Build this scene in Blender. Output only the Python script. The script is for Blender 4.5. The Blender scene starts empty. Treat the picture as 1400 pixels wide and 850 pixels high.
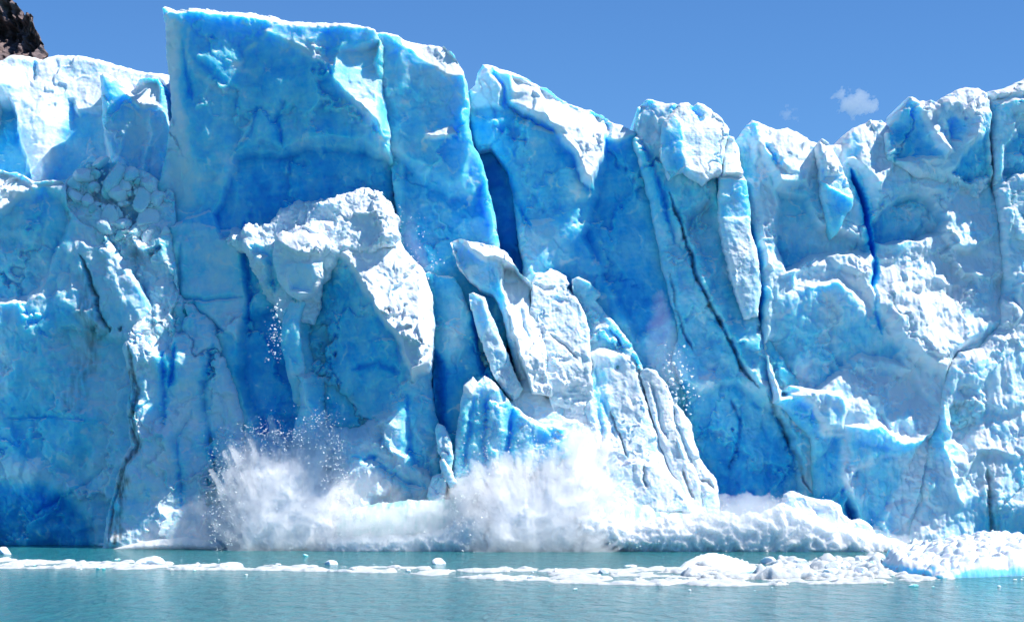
import bpy, math, random
import numpy as np

# ------------------------------------------------------------------ base
scene = bpy.context.scene
COL = scene.collection
H = 8.0            # camera height above the water (m)
F = 2960.0         # focal length in photo pixels (1400 px wide frame)
HOR = 640.0        # photo row of the true horizon
D = 220.0          # distance of the ice front (m)
S = D / F          # metres per photo pixel at the ice front
random.seed(4)
RNG = np.random.default_rng(11)

def tag(o, label=None, cat=None, group=None, kind=None):
    if label: o['label'] = label
    if cat: o['category'] = cat
    if group: o['group'] = group
    if kind: o['kind'] = kind
    return o

# ------------------------------------------------------------------ noise
_P = {}
def _perm(seed):
    if seed not in _P:
        r = np.random.default_rng(seed)
        p = r.permutation(256)
        ang = r.random(256) * 2 * np.pi
        _P[seed] = (np.concatenate([p, p]).astype(np.int32), np.cos(ang).astype(np.float32), np.sin(ang).astype(np.float32), r.random((256, 4)).astype(np.float32))
    return _P[seed]

def perlin(x, y, seed=0):
    p, gx, gy, _ = _perm(seed)
    xi = np.floor(x).astype(np.int32); yi = np.floor(y).astype(np.int32)
    xf = (x - xi).astype(np.float32); yf = (y - yi).astype(np.float32)
    u = xf*xf*xf*(xf*(xf*6-15)+10); v = yf*yf*yf*(yf*(yf*6-15)+10)
    xi &= 255; yi &= 255
    x1 = (xi+1) & 255; y1 = (yi+1) & 255
    h00 = p[p[xi]+yi]; h10 = p[p[x1]+yi]; h01 = p[p[xi]+y1]; h11 = p[p[x1]+y1]
    a = gx[h00]*xf + gy[h00]*yf
    b = gx[h10]*(xf-1) + gy[h10]*yf
    c = gx[h01]*xf + gy[h01]*(yf-1)
    d = gx[h11]*(xf-1) + gy[h11]*(yf-1)
    return ((a*(1-u)+b*u)*(1-v) + (c*(1-u)+d*u)*v) * 1.4

def fbm(x, y, octv=4, seed=0, gain=0.5):
    t = 0; a = 1.0; f = 1.0; n = 0
    for i in range(octv):
        t = t + a*perlin(x*f + 17.3*i, y*f - 9.1*i, seed+i); n += a
        a *= gain; f *= 2.03
    return t / n * 1.3

def billow(x, y, octv=4, seed=0, gain=0.5):
    t = 0; a = 1.0; f = 1.0; n = 0
    for i in range(octv):
        t = t + a*np.abs(perlin(x*f + 5.7*i, y*f + 3.3*i, seed+i)); n += a
        a *= gain; f *= 2.1
    return t / n * 2.0

def ridged(x, y, octv=4, seed=0, gain=0.5):
    return 1.0 - billow(x, y, octv, seed, gain)

def cells(x, y, seed=0):
    """F1 distance, F2 distance, offset to nearest point, 4 random numbers of that cell"""
    p, _, _, rv = _perm(seed)
    xi = np.floor(x).astype(np.int32); yi = np.floor(y).astype(np.int32)
    f1 = np.full(x.shape, 9.0, np.float32); f2 = f1.copy()
    ox = np.zeros(x.shape, np.float32); oy = ox.copy(); idx = np.zeros(x.shape, np.int32)
    for i in (-1, 0, 1):
        for j in (-1, 0, 1):
            cx = xi+i; cy = yi+j
            h = p[p[cx & 255] + (cy & 255)]
            dx = cx + rv[h, 0] - x; dy = cy + rv[h, 1] - y
            dd = dx*dx + dy*dy
            near = dd < f1
            f2 = np.where(near, f1, np.minimum(f2, dd))
            f1 = np.where(near, dd, f1); ox = np.where(near, dx, ox); oy = np.where(near, dy, oy); idx = np.where(near, h, idx)
    return np.sqrt(f1), np.sqrt(f2), ox, oy, rv[idx]

def sm(x, a, b):
    t = np.clip((x-a)/(b-a), 0, 1)
    return t*t*(3-2*t)

def seg_dist(X, Y, pts, closed):
    pts = list(pts)
    if closed: pts = pts + [pts[0]]
    best = np.full(X.shape, 1e9, np.float32); bt = np.zeros(X.shape, np.float32)
    n = len(pts)-1
    for i in range(n):
        ax, ay = pts[i]; bx, by = pts[i+1]
        ex, ey = bx-ax, by-ay
        L = ex*ex+ey*ey
        if L == 0: continue
        t = np.clip(((X-ax)*ex + (Y-ay)*ey)/L, 0, 1)
        q = (X-ax-t*ex)**2 + (Y-ay-t*ey)**2
        m = q < best
        best = np.where(m, q, best); bt = np.where(m, (i+t)/n, bt)
    return np.sqrt(best), bt

def psdf(X, Y, poly):
    d, _ = seg_dist(X, Y, poly, True)
    inside = np.zeros(X.shape, bool)
    n = len(poly)
    for i in range(n):
        ax, ay = poly[i]; bx, by = poly[(i+1) % n]
        if ay == by: continue
        c = ((ay > Y) != (by > Y)) & (X < (bx-ax)*(Y-ay)/(by-ay) + ax)
        inside ^= c
    return np.where(inside, -d, d)

# ------------------------------------------------------------------ meshes from grids
def mesh_from_arrays(name, verts, quads, mat, attrs=None, smooth=True, parent=None, tris=False):
    me = bpy.data.meshes.new(name)
    nv = len(verts); nf = len(quads); k = 3 if tris else 4
    me.vertices.add(nv); me.vertices.foreach_set('co', np.ascontiguousarray(verts, np.float32).ravel())
    me.loops.add(nf*k); me.loops.foreach_set('vertex_index', np.ascontiguousarray(quads, np.int32).ravel())
    me.polygons.add(nf)
    me.polygons.foreach_set('loop_start', np.arange(0, nf*k, k, dtype=np.int32))
    me.polygons.foreach_set('loop_total', np.full(nf, k, np.int32))
    me.polygons.foreach_set('use_smooth', np.full(nf, smooth, bool))
    me.update(calc_edges=True)
    for an, av in (attrs or {}).items():
        at = me.attributes.new(an, 'FLOAT', 'POINT')
        at.data.foreach_set('value', np.ascontiguousarray(av, np.float32))
    me.materials.append(mat)
    o = bpy.data.objects.new(name, me)
    COL.objects.link(o)
    if parent: o.parent = parent
    return o

def grid_quads(inside):
    """inside: bool vertex grid -> quads of cells touching it, used vertex mask"""
    c = inside[:-1, :-1] | inside[1:, :-1] | inside[:-1, 1:] | inside[1:, 1:]
    h, w = inside.shape
    idx = np.arange(h*w).reshape(h, w)
    q = np.stack([idx[:-1, :-1][c], idx[1:, :-1][c], idx[1:, 1:][c], idx[:-1, 1:][c]], 1)
    return q

def compact(q):
    used, inv = np.unique(q, return_inverse=True)
    return used, inv.reshape(q.shape)

def boundary_edges(q, nv):
    e = np.concatenate([q[:, [0, 1]], q[:, [1, 2]], q[:, [2, 3]], q[:, [3, 0]]])
    key = e[:, 0].astype(np.int64)*nv + e[:, 1]
    rkey = e[:, 1].astype(np.int64)*nv + e[:, 0]
    return e[~np.isin(key, rkey)]

def snap(X, Y, sd, gstep):
    gy, gx = np.gradient(sd, gstep)
    L = np.maximum(np.sqrt(gx*gx+gy*gy), 0.3)
    out = np.clip(sd, 0, gstep*1.5)
    return X - out*gx/L, Y - out*gy/L

SEED = [100]
def to_world(px, py, d, d0):
    k = (D + d0*S)/F
    return np.stack([(px-700)*k, D + d0*S + (d-d0)*k, H - (py-HOR)*k], -1)

# relief styles: amplitudes in photo pixels
STY = dict(
    clean=dict(crk=.6, big=8, scal=9, facet=.15, fine=1.5, grain=.25, flute=0),
    mid=dict(big=9, scal=9, facet=.24, fine=3.0, grain=.6, flute=.5),
    rough=dict(crk=.5, big=9, scal=6, facet=.13, fine=1.9, grain=.7, flute=2.4, terr=(12, 105)),
    slab=dict(crk=.2, big=6, scal=4, facet=.10, fine=2.2, grain=.6, flute=.5, terr=(5, 75)),
    snow=dict(crk=.15, big=6, scal=5, facet=.09, fine=2.2, grain=.65, flute=.3),
)

def block(name, poly, d0, a=0, b=0, R=10, rim=None, back=110, feats=(), sty='mid', fresh=.3, step=1.25,
          edge=2.5, mat=None, parent=None, up=0.0, sink=None, xlim=(-60, 1460)):
    """one mass of ice: outline traced in photo pixels at distance d0, front face sculpted as relief,
    sides running back into the glacier"""
    SEED[0] += 31; sd0 = SEED[0]
    st = STY[sty] if isinstance(sty, str) else sty
    xs = [p[0] for p in poly]; ys = [p[1] for p in poly]
    x0, x1, y0, y1 = max(min(xs), xlim[0])-8, min(max(xs), xlim[1])+8, min(ys)-8, min(max(ys), 775)+8
    gx = np.arange(x0, x1, step, dtype=np.float32); gy = np.arange(y0, y1, step, dtype=np.float32)
    X, Y = np.meshgrid(gx, gy)
    w1 = fbm(X/26, Y/26, 4, sd0+1); w2 = fbm(X/26+40, Y/26, 4, sd0+5)
    sd = psdf(X, Y, poly) + edge*fbm(X/18, Y/18, 4, sd0+9, .6)
    cx, cy = .5*(min(xs)+max(xs)), .5*(min(ys)+max(ys))
    d = np.full(X.shape, d0, np.float32) - a*(Y-cy) + b*(X-cx)
    # feature layer, in warped coordinates so that no border is ruler straight
    WX, WY = X + 5*w1, Y + 5*w2
    fr = np.full(X.shape, fresh, np.float32); dirt = np.zeros(X.shape, np.float32)
    amp = np.ones(X.shape, np.float32)
    for ft in feats:
        t = ft[0]
        if t == 'step':          # poly, amount, border width, a, b, fresh
            _, pl, amt, w = ft[:4]
            fa, fb, ff = (list(ft[4:]) + [0, 0, 0])[:3]
            s = psdf(WX, WY, pl); m = 1 - sm(s, -w, 0)
            pcx = sum(p[0] for p in pl)/len(pl); pcy = sum(p[1] for p in pl)/len(pl)
            d = d + m*(amt - fa*(Y-pcy) + fb*(X-pcx)); fr = fr + m*ff
        elif t == 'bulge':
            _, bx, by, rx, ry, amt = ft[:6]
            rot, ff = (list(ft[6:]) + [0, 0])[:2]
            c, s_ = math.cos(math.radians(rot)), math.sin(math.radians(rot))
            u = ((WX-bx)*c + (WY-by)*s_)/rx; v = (-(WX-bx)*s_ + (WY-by)*c)/ry
            g = np.exp(-(u*u+v*v)); d = d + amt*g; fr = fr + ff*g
        elif t == 'groove':      # polyline, width, depth, dirt, fresh
            _, pl, w, amt = ft[:4]
            dz, ff = (list(ft[4:]) + [0, 0])[:2]
            q, tt = seg_dist(X + 3*w1 + 1.2*fbm(X/5, Y/5, 2, sd0+60), Y + 3*w2, pl, False)
            taper = np.clip(np.minimum(tt, 1-tt)*6+.25, 0, 1)
            ww = w*taper
            g = np.exp(-(q/ww)**2); d = d + amt*g*taper
            fr = fr + ff*np.exp(-(q/(ww*2.2))**2)
            if dz:
                dirt = np.maximum(dirt, dz*np.exp(-(q/(ww*.8))**2)*(.55+.45*fbm(X/9, Y/9, 3, sd0+70)))
        elif t == 'ridge':
            _, pl, w, amt = ft[:4]
            q, tt = seg_dist(WX, WY, pl, False)
            d = d + amt*np.exp(-q/w)
        elif t == 'vein':        # pale band of bubbly ice
            _, pl, w, ff = ft
            q, tt = seg_dist(WX+3*w2, WY, pl, False)
            fr = fr + ff*np.exp(-(q/w)**2)*np.clip(.7+.8*fbm(X/14, Y/14, 3, sd0+75), 0, 1.3)
        elif t == 'fresh':
            _, pl, amt, w = ft
            s = psdf(WX+6*w2, WY+6*w1, pl); fr = fr + amt*(1-sm(s, -w, w))
        elif t == 'dirt':
            _, pl, amt, w = ft
            s = psdf(WX+8*w2, WY, pl)
            dirt = np.maximum(dirt, amt*(1-sm(s, -w, w))*np.clip(.5+1.1*fbm(X/5, Y/22, 4, sd0+81), 0, 1))
        elif t == 'amp':
            _, pl, k_, w = ft
            s = psdf(WX, WY, pl); amp = amp*(1 + (k_-1)*(1-sm(s, -w, w)))
    # relief
    d = d + st['big']*fbm(X/85, Y/95, 3, sd0+11)
    f1, f2, ox, oy, rv = cells((X+14*w1)/46, (Y+14*w2)/62, sd0+17)
    d = d + amp*st['scal']*(.55 - np.minimum(f1, 1.0)**2)          # shallow scalloped hollows
    g1, g2, px_, py_, r2 = cells((X+9*w2)/24, (Y+9*w1)/34, sd0+23)
    d = d + amp*st['facet']*((r2[..., 2]-.5)*2*px_*24 + (r2[..., 3]-.5)*2*py_*34)*sm(g2-g1, 0, .22)
    k1, k2, kx, ky, kr = cells((X+26*w1)/88, (Y+26*w2)/118, sd0+131)
    d = d + amp*st['facet']*.9*((kr[..., 2]-.5)*2*kx*88 + (kr[..., 3]-.5)*2*ky*118)*sm(k2-k1, 0, .10)
    crk = np.exp(-((k2-k1)/.014)**2)*np.clip(.15+1.6*fbm(X/70, Y/70, 2, sd0+137), 0, 1)
    gcr = .6*np.exp(-((g2-g1)/.03)**2)*np.clip(1.5*fbm(X/60, Y/60, 2, sd0+139)-.45, 0, 1)
    crk = np.maximum(crk, gcr)
    crk = crk*st.get('crk', 1.0)
    d = d + 1.3*crk
    fr = fr + .26*crk + .05*fbm(X/150, (Y+.12*X)/5, 3, sd0+141)
    d = d + amp*st['fine']*fbm(X/20, Y/24, 5, sd0+29, .52)
    d = d + amp*st['grain']*ridged(X/6.5, Y/6.5, 3, sd0+37, .6)
    if st['flute']:
        d = d + amp*st['flute']*fbm(X/7+w1*.6, Y/55, 3, sd0+43)
    if st.get('terr'):
        A_, per = st['terr']
        for kk, (a_, p_) in enumerate(((A_, per), (A_*.22, per*.43))):
            ph = (Y + .30*p_*fbm(X/(p_*.9), Y/(p_*1.6), 3, sd0+61+kk*7)*3.2 + .22*X)/p_
            sw = ph - np.floor(ph)
            sw = np.where(sw < .86, sw/.86, (1-sw)/.14)
            d = d - amp*a_*(sw-.5)*np.clip(.55+1.3*fbm(X/(p_*1.1), Y/(p_*.8), 2, sd0+66+kk*7), .05, 1.4)
    if sink:
        d = d + sink[2]*sm(Y + 14*w1, sink[0], sink[1])
    # rounded rim
    rim_ = R*1.1 if rim is None else rim
    e = np.clip(1 + sd/R, 0, 1)
    d = d + rim_*(1-np.sqrt(np.maximum(1-e*e, 0)))
    fr = fr + .17*fbm(X/34, Y/42, 4, sd0+53) + .10*fbm(X/9, Y/12, 3, sd0+57)
    v1 = ridged((X+16*w2)/58, (Y+16*w1)/70, 3, sd0+111, .45)
    fr = fr - .42*sm(v1, .78, .97)*np.clip(.6+fbm(X/60, Y/60, 2, sd0+118), 0, 1) - .20*fbm(X/95, Y/75, 2, sd0+121)
    ins = sd < 0
    if not ins.any(): return None
    q = grid_quads(ins)
    PX, PY = snap(X, Y, sd, step)
    used, q2 = compact(q)
    vx, vy, vd = PX.ravel()[used], PY.ravel()[used], d.ravel()[used]
    fa, da = fr.ravel()[used], dirt.ravel()[used]
    n = len(used)
    be = boundary_edges(q2, n)
    # side walls: a few loops back into the ice
    V = [to_world(vx, vy, vd, d0)]; FR = [fa]; DI = [da]; Q = [q2]
    ring = np.unique(be); m = {int(r): i for i, r in enumerate(ring)}
    e0 = np.array([m[int(i)] for i in be[:, 0]]); e1 = np.array([m[int(i)] for i in be[:, 1]])
    prev = ring; base = n
    prev0, prev1 = be[:, 0], be[:, 1]
    for li, fr_ in enumerate((.12, .4, 1.0)):
        rd = vd[ring] + back*fr_
        jx = 2.0*fbm(vx[ring]/9+li*7, vy[ring]/9, 3, sd0+90+li)
        gx_, gy_ = vx[ring], vy[ring]
        inset = -back*fr_*up
        V.append(to_world(gx_ + jx*(fr_ > .2), gy_ - inset, rd, d0)); FR.append(fa[ring]); DI.append(da[ring]*0)
        c0, c1 = base+e0, base+e1
        Q.append(np.stack([prev1, prev0, c0, c1], 1))
        prev0, prev1 = c0, c1; base += len(ring)
    V = np.concatenate(V); Q = np.concatenate(Q)
    return mesh_from_arrays(name, V, Q, mat or ICE, dict(fresh=np.concatenate(FR), dirt=np.concatenate(DI)), True, parent)

def ice(name, label, cat, group, poly, d0, **kw):
    o = block(name, poly, d0, **kw)
    return tag(o, label, cat, group)

# ------------------------------------------------------------------ materials
def new_mat(name):
    m = bpy.data.materials.new(name); m.use_nodes = True
    nt = m.node_tree
    return m, nt, nt.nodes, nt.links, nt.nodes['Principled BSDF']

def nd(nodes, typ, **kw):
    n = nodes.new(typ)
    for k, v in kw.items():
        if k in n.inputs: n.inputs[k].default_value = v
        else: setattr(n, k, v)
    return n

def math_(nodes, links, op, a, b=None, clamp=False):
    n = nodes.new('ShaderNodeMath'); n.operation = op; n.use_clamp = clamp
    for i, v in enumerate((a, b)):
        if v is None: continue
        if isinstance(v, (int, float)): n.inputs[i].default_value = v
        else: links.new(v, n.inputs[i])
    return n.outputs[0]

def mixc(nodes, links, f, c1, c2):
    n = nodes.new('ShaderNodeMix'); n.data_type = 'RGBA'
    for sock, v in ((n.inputs[0], f), (n.inputs[6], c1), (n.inputs[7], c2)):
        if isinstance(v, (int, float)): sock.default_value = v
        elif isinstance(v, tuple): sock.default_value = (*v, 1)
        else: links.new(v, sock)
    return n.outputs[2]

def make_ice():
    m, nt, N, L, B = new_mat('glacier_ice')
    geo = N.new('ShaderNodeNewGeometry')
    fr = nd(N, 'ShaderNodeAttribute', attribute_name='fresh').outputs['Fac']
    di = nd(N, 'ShaderNodeAttribute', attribute_name='dirt').outputs['Fac']
    tc = N.new('ShaderNodeTexCoord').outputs['Object']
    n1 = nd(N, 'ShaderNodeTexNoise', Scale=.55, Detail=7, Roughness=.6); L.new(tc, n1.inputs['Vector'])
    n2 = nd(N, 'ShaderNodeTexNoise', Scale=3.2, Detail=5, Roughness=.65); L.new(tc, n2.inputs['Vector'])
    # weathered white crust settles on what faces up
    sep = N.new('ShaderNodeSeparateXYZ'); L.new(geo.outputs['Normal'], sep.inputs[0])
    crust = N.new('ShaderNodeMapRange'); crust.inputs[1].default_value = .36; crust.inputs[2].default_value = .70
    zc = math_(N, L, 'SUBTRACT', sep.outputs[2], math_(N, L, 'MULTIPLY', math_(N, L, 'SUBTRACT', fr, .2, True), .55))
    L.new(math_(N, L, 'ADD', zc, math_(N, L, 'MULTIPLY', math_(N, L, 'SUBTRACT', n1.outputs[0], .5), .35)), crust.inputs[0])
    f = math_(N, L, 'ADD', fr, math_(N, L, 'MULTIPLY', math_(N, L, 'SUBTRACT', n1.outputs[0], .5), .34))
    f = math_(N, L, 'ADD', f, math_(N, L, 'MULTIPLY', math_(N, L, 'SUBTRACT', n2.outputs[0], .5), .22))
    f = math_(N, L, 'SUBTRACT', f, math_(N, L, 'MULTIPLY', crust.outputs[0], .75), True)
    ramp = N.new('ShaderNodeValToRGB'); L.new(f, ramp.inputs[0])
    cr = ramp.color_ramp
    cr.elements[0].position = 0; cr.elements[0].color = (.76, .82, .87, 1)
    cr.elements[1].position = 1; cr.elements[1].color = (.008, .29, .80, 1)
    for p, c in ((.25, (.55, .78, .90, 1)), (.5, (.22, .68, .90, 1)), (.75, (.05, .51, .89, 1))):
        e = cr.elements.new(p); e.color = c
    col = mixc(N, L, math_(N, L, 'MULTIPLY', di, .9, True), ramp.outputs[0], (.07, .065, .06))
    L.new(col, B.inputs['Base Color'])
    ro = N.new('ShaderNodeMapRange'); L.new(f, ro.inputs[0]); ro.inputs[3].default_value = .75; ro.inputs[4].default_value = .38
    L.new(ro.outputs[0], B.inputs['Roughness'])
    B.inputs['IOR'].default_value = 1.31
    B.subsurface_method = 'RANDOM_WALK' if hasattr(B, 'subsurface_method') else None
    sw = N.new('ShaderNodeMapRange'); L.new(f, sw.inputs[0]); sw.inputs[1].default_value = .08; sw.inputs[2].default_value = .5
    sw.inputs[3].default_value = .35; sw.inputs[4].default_value = 1.0
    L.new(sw.outputs[0], B.inputs['Subsurface Weight'])
    ss = N.new('ShaderNodeMapRange'); L.new(f, ss.inputs[0]); ss.inputs[1].default_value = .1; ss.inputs[2].default_value = .6
    ss.inputs[3].default_value = .25; ss.inputs[4].default_value = 2.6
    L.new(ss.outputs[0], B.inputs['Subsurface Scale'])
    B.inputs['Subsurface Radius'].default_value = (.12, .65, 1.0)
    nb = nd(N, 'ShaderNodeTexNoise', Scale=4.5, Detail=6, Roughness=.65); L.new(tc, nb.inputs['Vector'])
    bp = nd(N, 'ShaderNodeBump', Strength=.35, Distance=.12); L.new(nb.outputs[0], bp.inputs['Height'])
    L.new(bp.outputs[0], B.inputs['Normal'])
    return m
ICE = make_ice()

def make_foam(name='white_foam', col=(.80, .83, .86), bump=.2):
    m, nt, N, L, B = new_mat(name)
    B.inputs['Base Color'].default_value = (*col, 1)
    B.inputs['Roughness'].default_value = .9
    B.inputs['Specular IOR Level'].default_value = .15
    B.inputs['Subsurface Weight'].default_value = 1.0
    B.inputs['Subsurface Radius'].default_value = (.8, .9, 1.0)
    B.inputs['Subsurface Scale'].default_value = 1.3
    tc = N.new('ShaderNodeTexCoord').outputs['Object']
    nb = nd(N, 'ShaderNodeTexNoise', Scale=3.0, Detail=6, Roughness=.7); L.new(tc, nb.inputs['Vector'])
    bp = nd(N, 'ShaderNodeBump', Strength=bump, Distance=.25); L.new(nb.outputs[0], bp.inputs['Height'])
    L.new(bp.outputs[0], B.inputs['Normal'])
    return m
FOAM = make_foam()
BAND = make_foam('crushed_ice', (.50, .55, .58), .8)

def make_spray(name, dens, col=(.98, .985, 1), streak=False):
    m = bpy.data.materials.new(name); m.use_nodes = True
    nt = m.node_tree; nt.nodes.clear(); N, L = nt.nodes, nt.links
    out = N.new('ShaderNodeOutputMaterial')
    v = N.new('ShaderNodeVolumePrincipled')
    v.inputs['Color'].default_value = (*col, 1); v.inputs['Density'].default_value = dens
    v.inputs['Anisotropy'].default_value = .1
    if streak:
        tc = N.new('ShaderNodeTexCoord').outputs['Object']
        n = nd(N, 'ShaderNodeTexNoise', Scale=.55, Detail=5, Roughness=.68, Distortion=.5); L.new(tc, n.inputs['Vector'])
        mr = N.new('ShaderNodeMapRange'); L.new(n.outputs[0], mr.inputs[0])
        mr.inputs[1].default_value = .40; mr.inputs[2].default_value = .62; mr.inputs[3].default_value = .04*dens; mr.inputs[4].default_value = dens
        L.new(mr.outputs[0], v.inputs['Density'])
    L.new(v.outputs[0], out.inputs['Volume'])
    return m

def make_water():
    m, nt, N, L, B = new_mat('glacial_water')
    tc = N.new('ShaderNodeTexCoord').outputs['Object']
    big = nd(N, 'ShaderNodeTexNoise', Scale=.035, Detail=4); L.new(tc, big.inputs['Vector'])
    col = mixc(N, L, big.outputs[0], (.016, .20, .235), (.038, .265, .285))
    L.new(col, B.inputs['Base Color'])
    B.inputs['Roughness'].default_value = .10
    B.inputs['IOR'].default_value = 1.33
    B.inputs['Specular IOR Level'].default_value = .36
    mp = nd(N, 'ShaderNodeMapping'); mp.inputs['Scale'].default_value = (1.0, .42, 1); L.new(tc, mp.inputs['Vector'])
    n1 = nd(N, 'ShaderNodeTexNoise', Scale=.8, Detail=6, Roughness=.62, Distortion=.5); L.new(mp.outputs[0], n1.inputs['Vector'])
    n2 = nd(N, 'ShaderNodeTexNoise', Scale=2.6, Detail=4, Roughness=.6); L.new(mp.outputs[0], n2.inputs['Vector'])
    h = math_(N, L, 'ADD', n1.outputs[0], math_(N, L, 'MULTIPLY', n2.outputs[0], .3))
    bp = nd(N, 'ShaderNodeBump', Strength=1.0, Distance=1.7); L.new(h, bp.inputs['Height'])
    L.new(bp.outputs[0], B.inputs['Normal'])
    return m
WATER = make_water()

def make_rock():
    m, nt, N, L, B = new_mat('dark_rock')
    tc = N.new('ShaderNodeTexCoord').outputs['Object']
    mp = nd(N, 'ShaderNodeMapping'); mp.inputs['Scale'].default_value = (.25, .25, 1.6); L.new(tc, mp.inputs['Vector'])
    n1 = nd(N, 'ShaderNodeTexNoise', Scale=.35, Detail=8, Roughness=.65); L.new(mp.outputs[0], n1.inputs['Vector'])
    r = N.new('ShaderNodeValToRGB'); L.new(n1.outputs[0], r.inputs[0])
    r.color_ramp.elements[0].position = .35; r.color_ramp.elements[0].color = (.085, .07, .08, 1)
    r.color_ramp.elements[1].position = .7; r.color_ramp.elements[1].color = (.30, .22, .22, 1)
    L.new(r.outputs[0], B.inputs['Base Color']); B.inputs['Roughness'].default_value = .95
    bp = nd(N, 'ShaderNodeBump', Strength=1.0, Distance=1.5); L.new(n1.outputs[0], bp.inputs['Height'])
    L.new(bp.outputs[0], B.inputs['Normal'])
    return m
ROCK = make_rock()

#@@BLOCKS
# ------------------------------------------------------------------ the ice front, mass by mass
G_T = 'ice towers of the glacier front'
ice('glacier', 'deep blue ice mass behind the towers, seen in the crevasses', 'glacier', None,
    [(240,60),(300,40),(600,100),(700,150),(860,190),(1000,210),(1160,210),(1300,170),(1470,150),(1470,770),(240,770)],
    74, a=.05, R=20, back=500, sty='clean', fresh=.95, step=3.0)

ice('ice_ridge', 'white ice ridge sloping down to the right at far left, under the dark rock', 'ice ridge', G_T,
    [(-70,90),(-8,72),(4,65),(20,66),(44,70),(65,62),(100,65),(140,74),(190,89),(222,92),(260,100),(260,320),(-70,320)],
    130, a=.42, b=.05, R=8, rim=10, back=400, sty='snow', fresh=.12, feats=[
    ('step', [(-30,130),(8,128),(25,170),(40,215),(55,260),(-30,260)], 40, 14, .2, .5, .55),
    ('bulge', 60,190,22,60,-14,-12), ('groove', [(36,75),(38,95),(36,105)],3,8,.2,.2),
    ('step', [(85,130),(95,128),(104,145),(140,140),(150,200),(150,270),(60,270),(75,200)], 22, 10,-.1,-.1,.35),
    ('bulge', -2,112,16,20,-22)])
ice('serac', 'rounded serac with a white cap and scooped blue foot, left of the tallest tower', 'serac', G_T,
    [(133,100),(140,96),(158,108),(172,118),(186,106),(200,102),(212,104),(221,116),(227,150),(234,200),(226,262),(200,275),(163,268),(150,222),(141,188),(136,150)],
    70, a=.0, b=-.05, R=14, back=140, sty='clean', fresh=.42, step=1.0, feats=[
    ('step', [(160,118),(186,104),(212,102),(224,120),(222,152),(190,152),(175,140)], 8, 8, .8, .2, -.5),
    ('bulge', 190,195,16,40,12), ('groove', [(205,150),(208,185),(195,220),(190,255)],5,-8), ('bulge',150,130,10,24,-8,0,.2)])

ice('ice_wall', 'shaded grey-blue ice wall at the lower left, crossed by dirt-filled cracks', 'ice wall', G_T,
    [(-70,238),(0,232),(14,238),(24,236),(36,243),(50,250),(75,247),(90,251),(95,284),(112,305),(128,311),(150,326),(180,366),(215,425),(240,475),(262,770),(-70,770)],
    25, a=-.09, b=-.05, R=6, rim=5, back=200, sty='mid', fresh=.37, feats=[
    ('step', [(-60,262),(40,262),(60,250),(92,265),(104,300),(84,345),(66,385),(40,415),(-60,420)], 22, 12, -.1, 0, .1),
    ('step', [(112,308),(128,312),(160,335),(235,420),(240,500),(190,480),(150,470),(80,420),(74,385),(86,345)], -16, 14, .1, -.15, -.12),
    ('step', [(-60,640),(60,650),(120,690),(140,745),(140,790),(-60,790)], 20, 30, -.25, 0, .45),
    ('step', [(-60,520),(90,560),(130,600),(120,690),(60,650),(-60,620)], 9, 20, -.1, 0, .15),
    ('groove', [(112,350),(118,362),(126,378),(128,392),(136,405),(137,425),(147,443),(152,458)], 2.6, 14, 1.0, .1),
    ('groove', [(0,572),(60,570),(140,575)], 2, 4, 0, .1), ('groove', [(40,700),(95,670),(140,640)], 2.5, 6, 0, .15),
    ('dirt', [(112,370),(134,378),(140,440),(128,500),(112,540),(104,520),(112,450)], .55, 9),
    ('dirt', [(100,480),(118,480),(105,560),(88,560)], .35, 6),
    ('bulge', 70,300,28,30,-10), ('bulge', 30,480,50,60,-9), ('bulge',100,600,40,50,-9),
    ('step', [(-20,236),(20,236),(50,250),(88,250),(92,258),(40,262),(0,300),(-30,300)], -6, 6, .9, .2, -.4)])
ice('snow_slope', 'slope of crushed ice between the left wall and the tallest tower', 'snow slope', None,
    [(86,244),(106,224),(128,217),(160,221),(200,235),(236,262),(250,480),(205,440),(168,372),(128,330),(100,318),(84,285)],
    12, a=.07, b=-.05, R=4, rim=2, sty=dict(big=6, scal=7, facet=.35, fine=5, grain=1.3, flute=0), fresh=.3, step=1.0, feats=[
    ('step', [(150,290),(172,296),(205,335),(196,350),(165,325)], -10, 6, .3, 0), ('bulge',128,300,20,18,-8)])

ice('ice_column', 'lumpy ice column with sunlit knobs beside the long dirty crack, lower left', 'ice column', G_T,
    [(166,476),(174,455),(196,420),(232,395),(256,408),(290,440),(330,560),(350,760),(138,760),(146,700),(160,645),(176,606),(170,562),(176,520)],
    -22, a=.04, b=.12, R=16, rim=22, sty='mid', fresh=.28, step=1.0, feats=[
    ('ridge', [(176,470),(184,540),(200,600),(196,660)], 14, -12), ('bulge', 205,490,16,16,-9), ('bulge', 248,515,18,26,-13),
    ('bulge', 205,560,14,24,-10), ('bulge', 222,600,14,12,-8), ('bulge',178,640,10,20,-8),('bulge',168,690,9,14,-8),
    ('groove', [(238,470),(236,500),(232,530)],4,12,0,.4), ('groove', [(222,480),(224,530),(226,580)],4,9,0,.3),
    ('groove', [(262,560),(240,600),(250,700)],3,7,0,.2), ('groove',[(290,470),(275,540),(290,640)],4,8,0,.25),
    ('groove', [(177,470),(180,490),(187,530),(184,560),(173,575),(190,606),(172,640),(155,690),(150,740)], 3.6, 12, 1.0),
    ('dirt', [(150,745),(162,640),(182,606),(172,560),(176,500),(184,500),(186,560),(196,606),(178,645),(168,700),(166,745)], .95, 6)])

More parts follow.
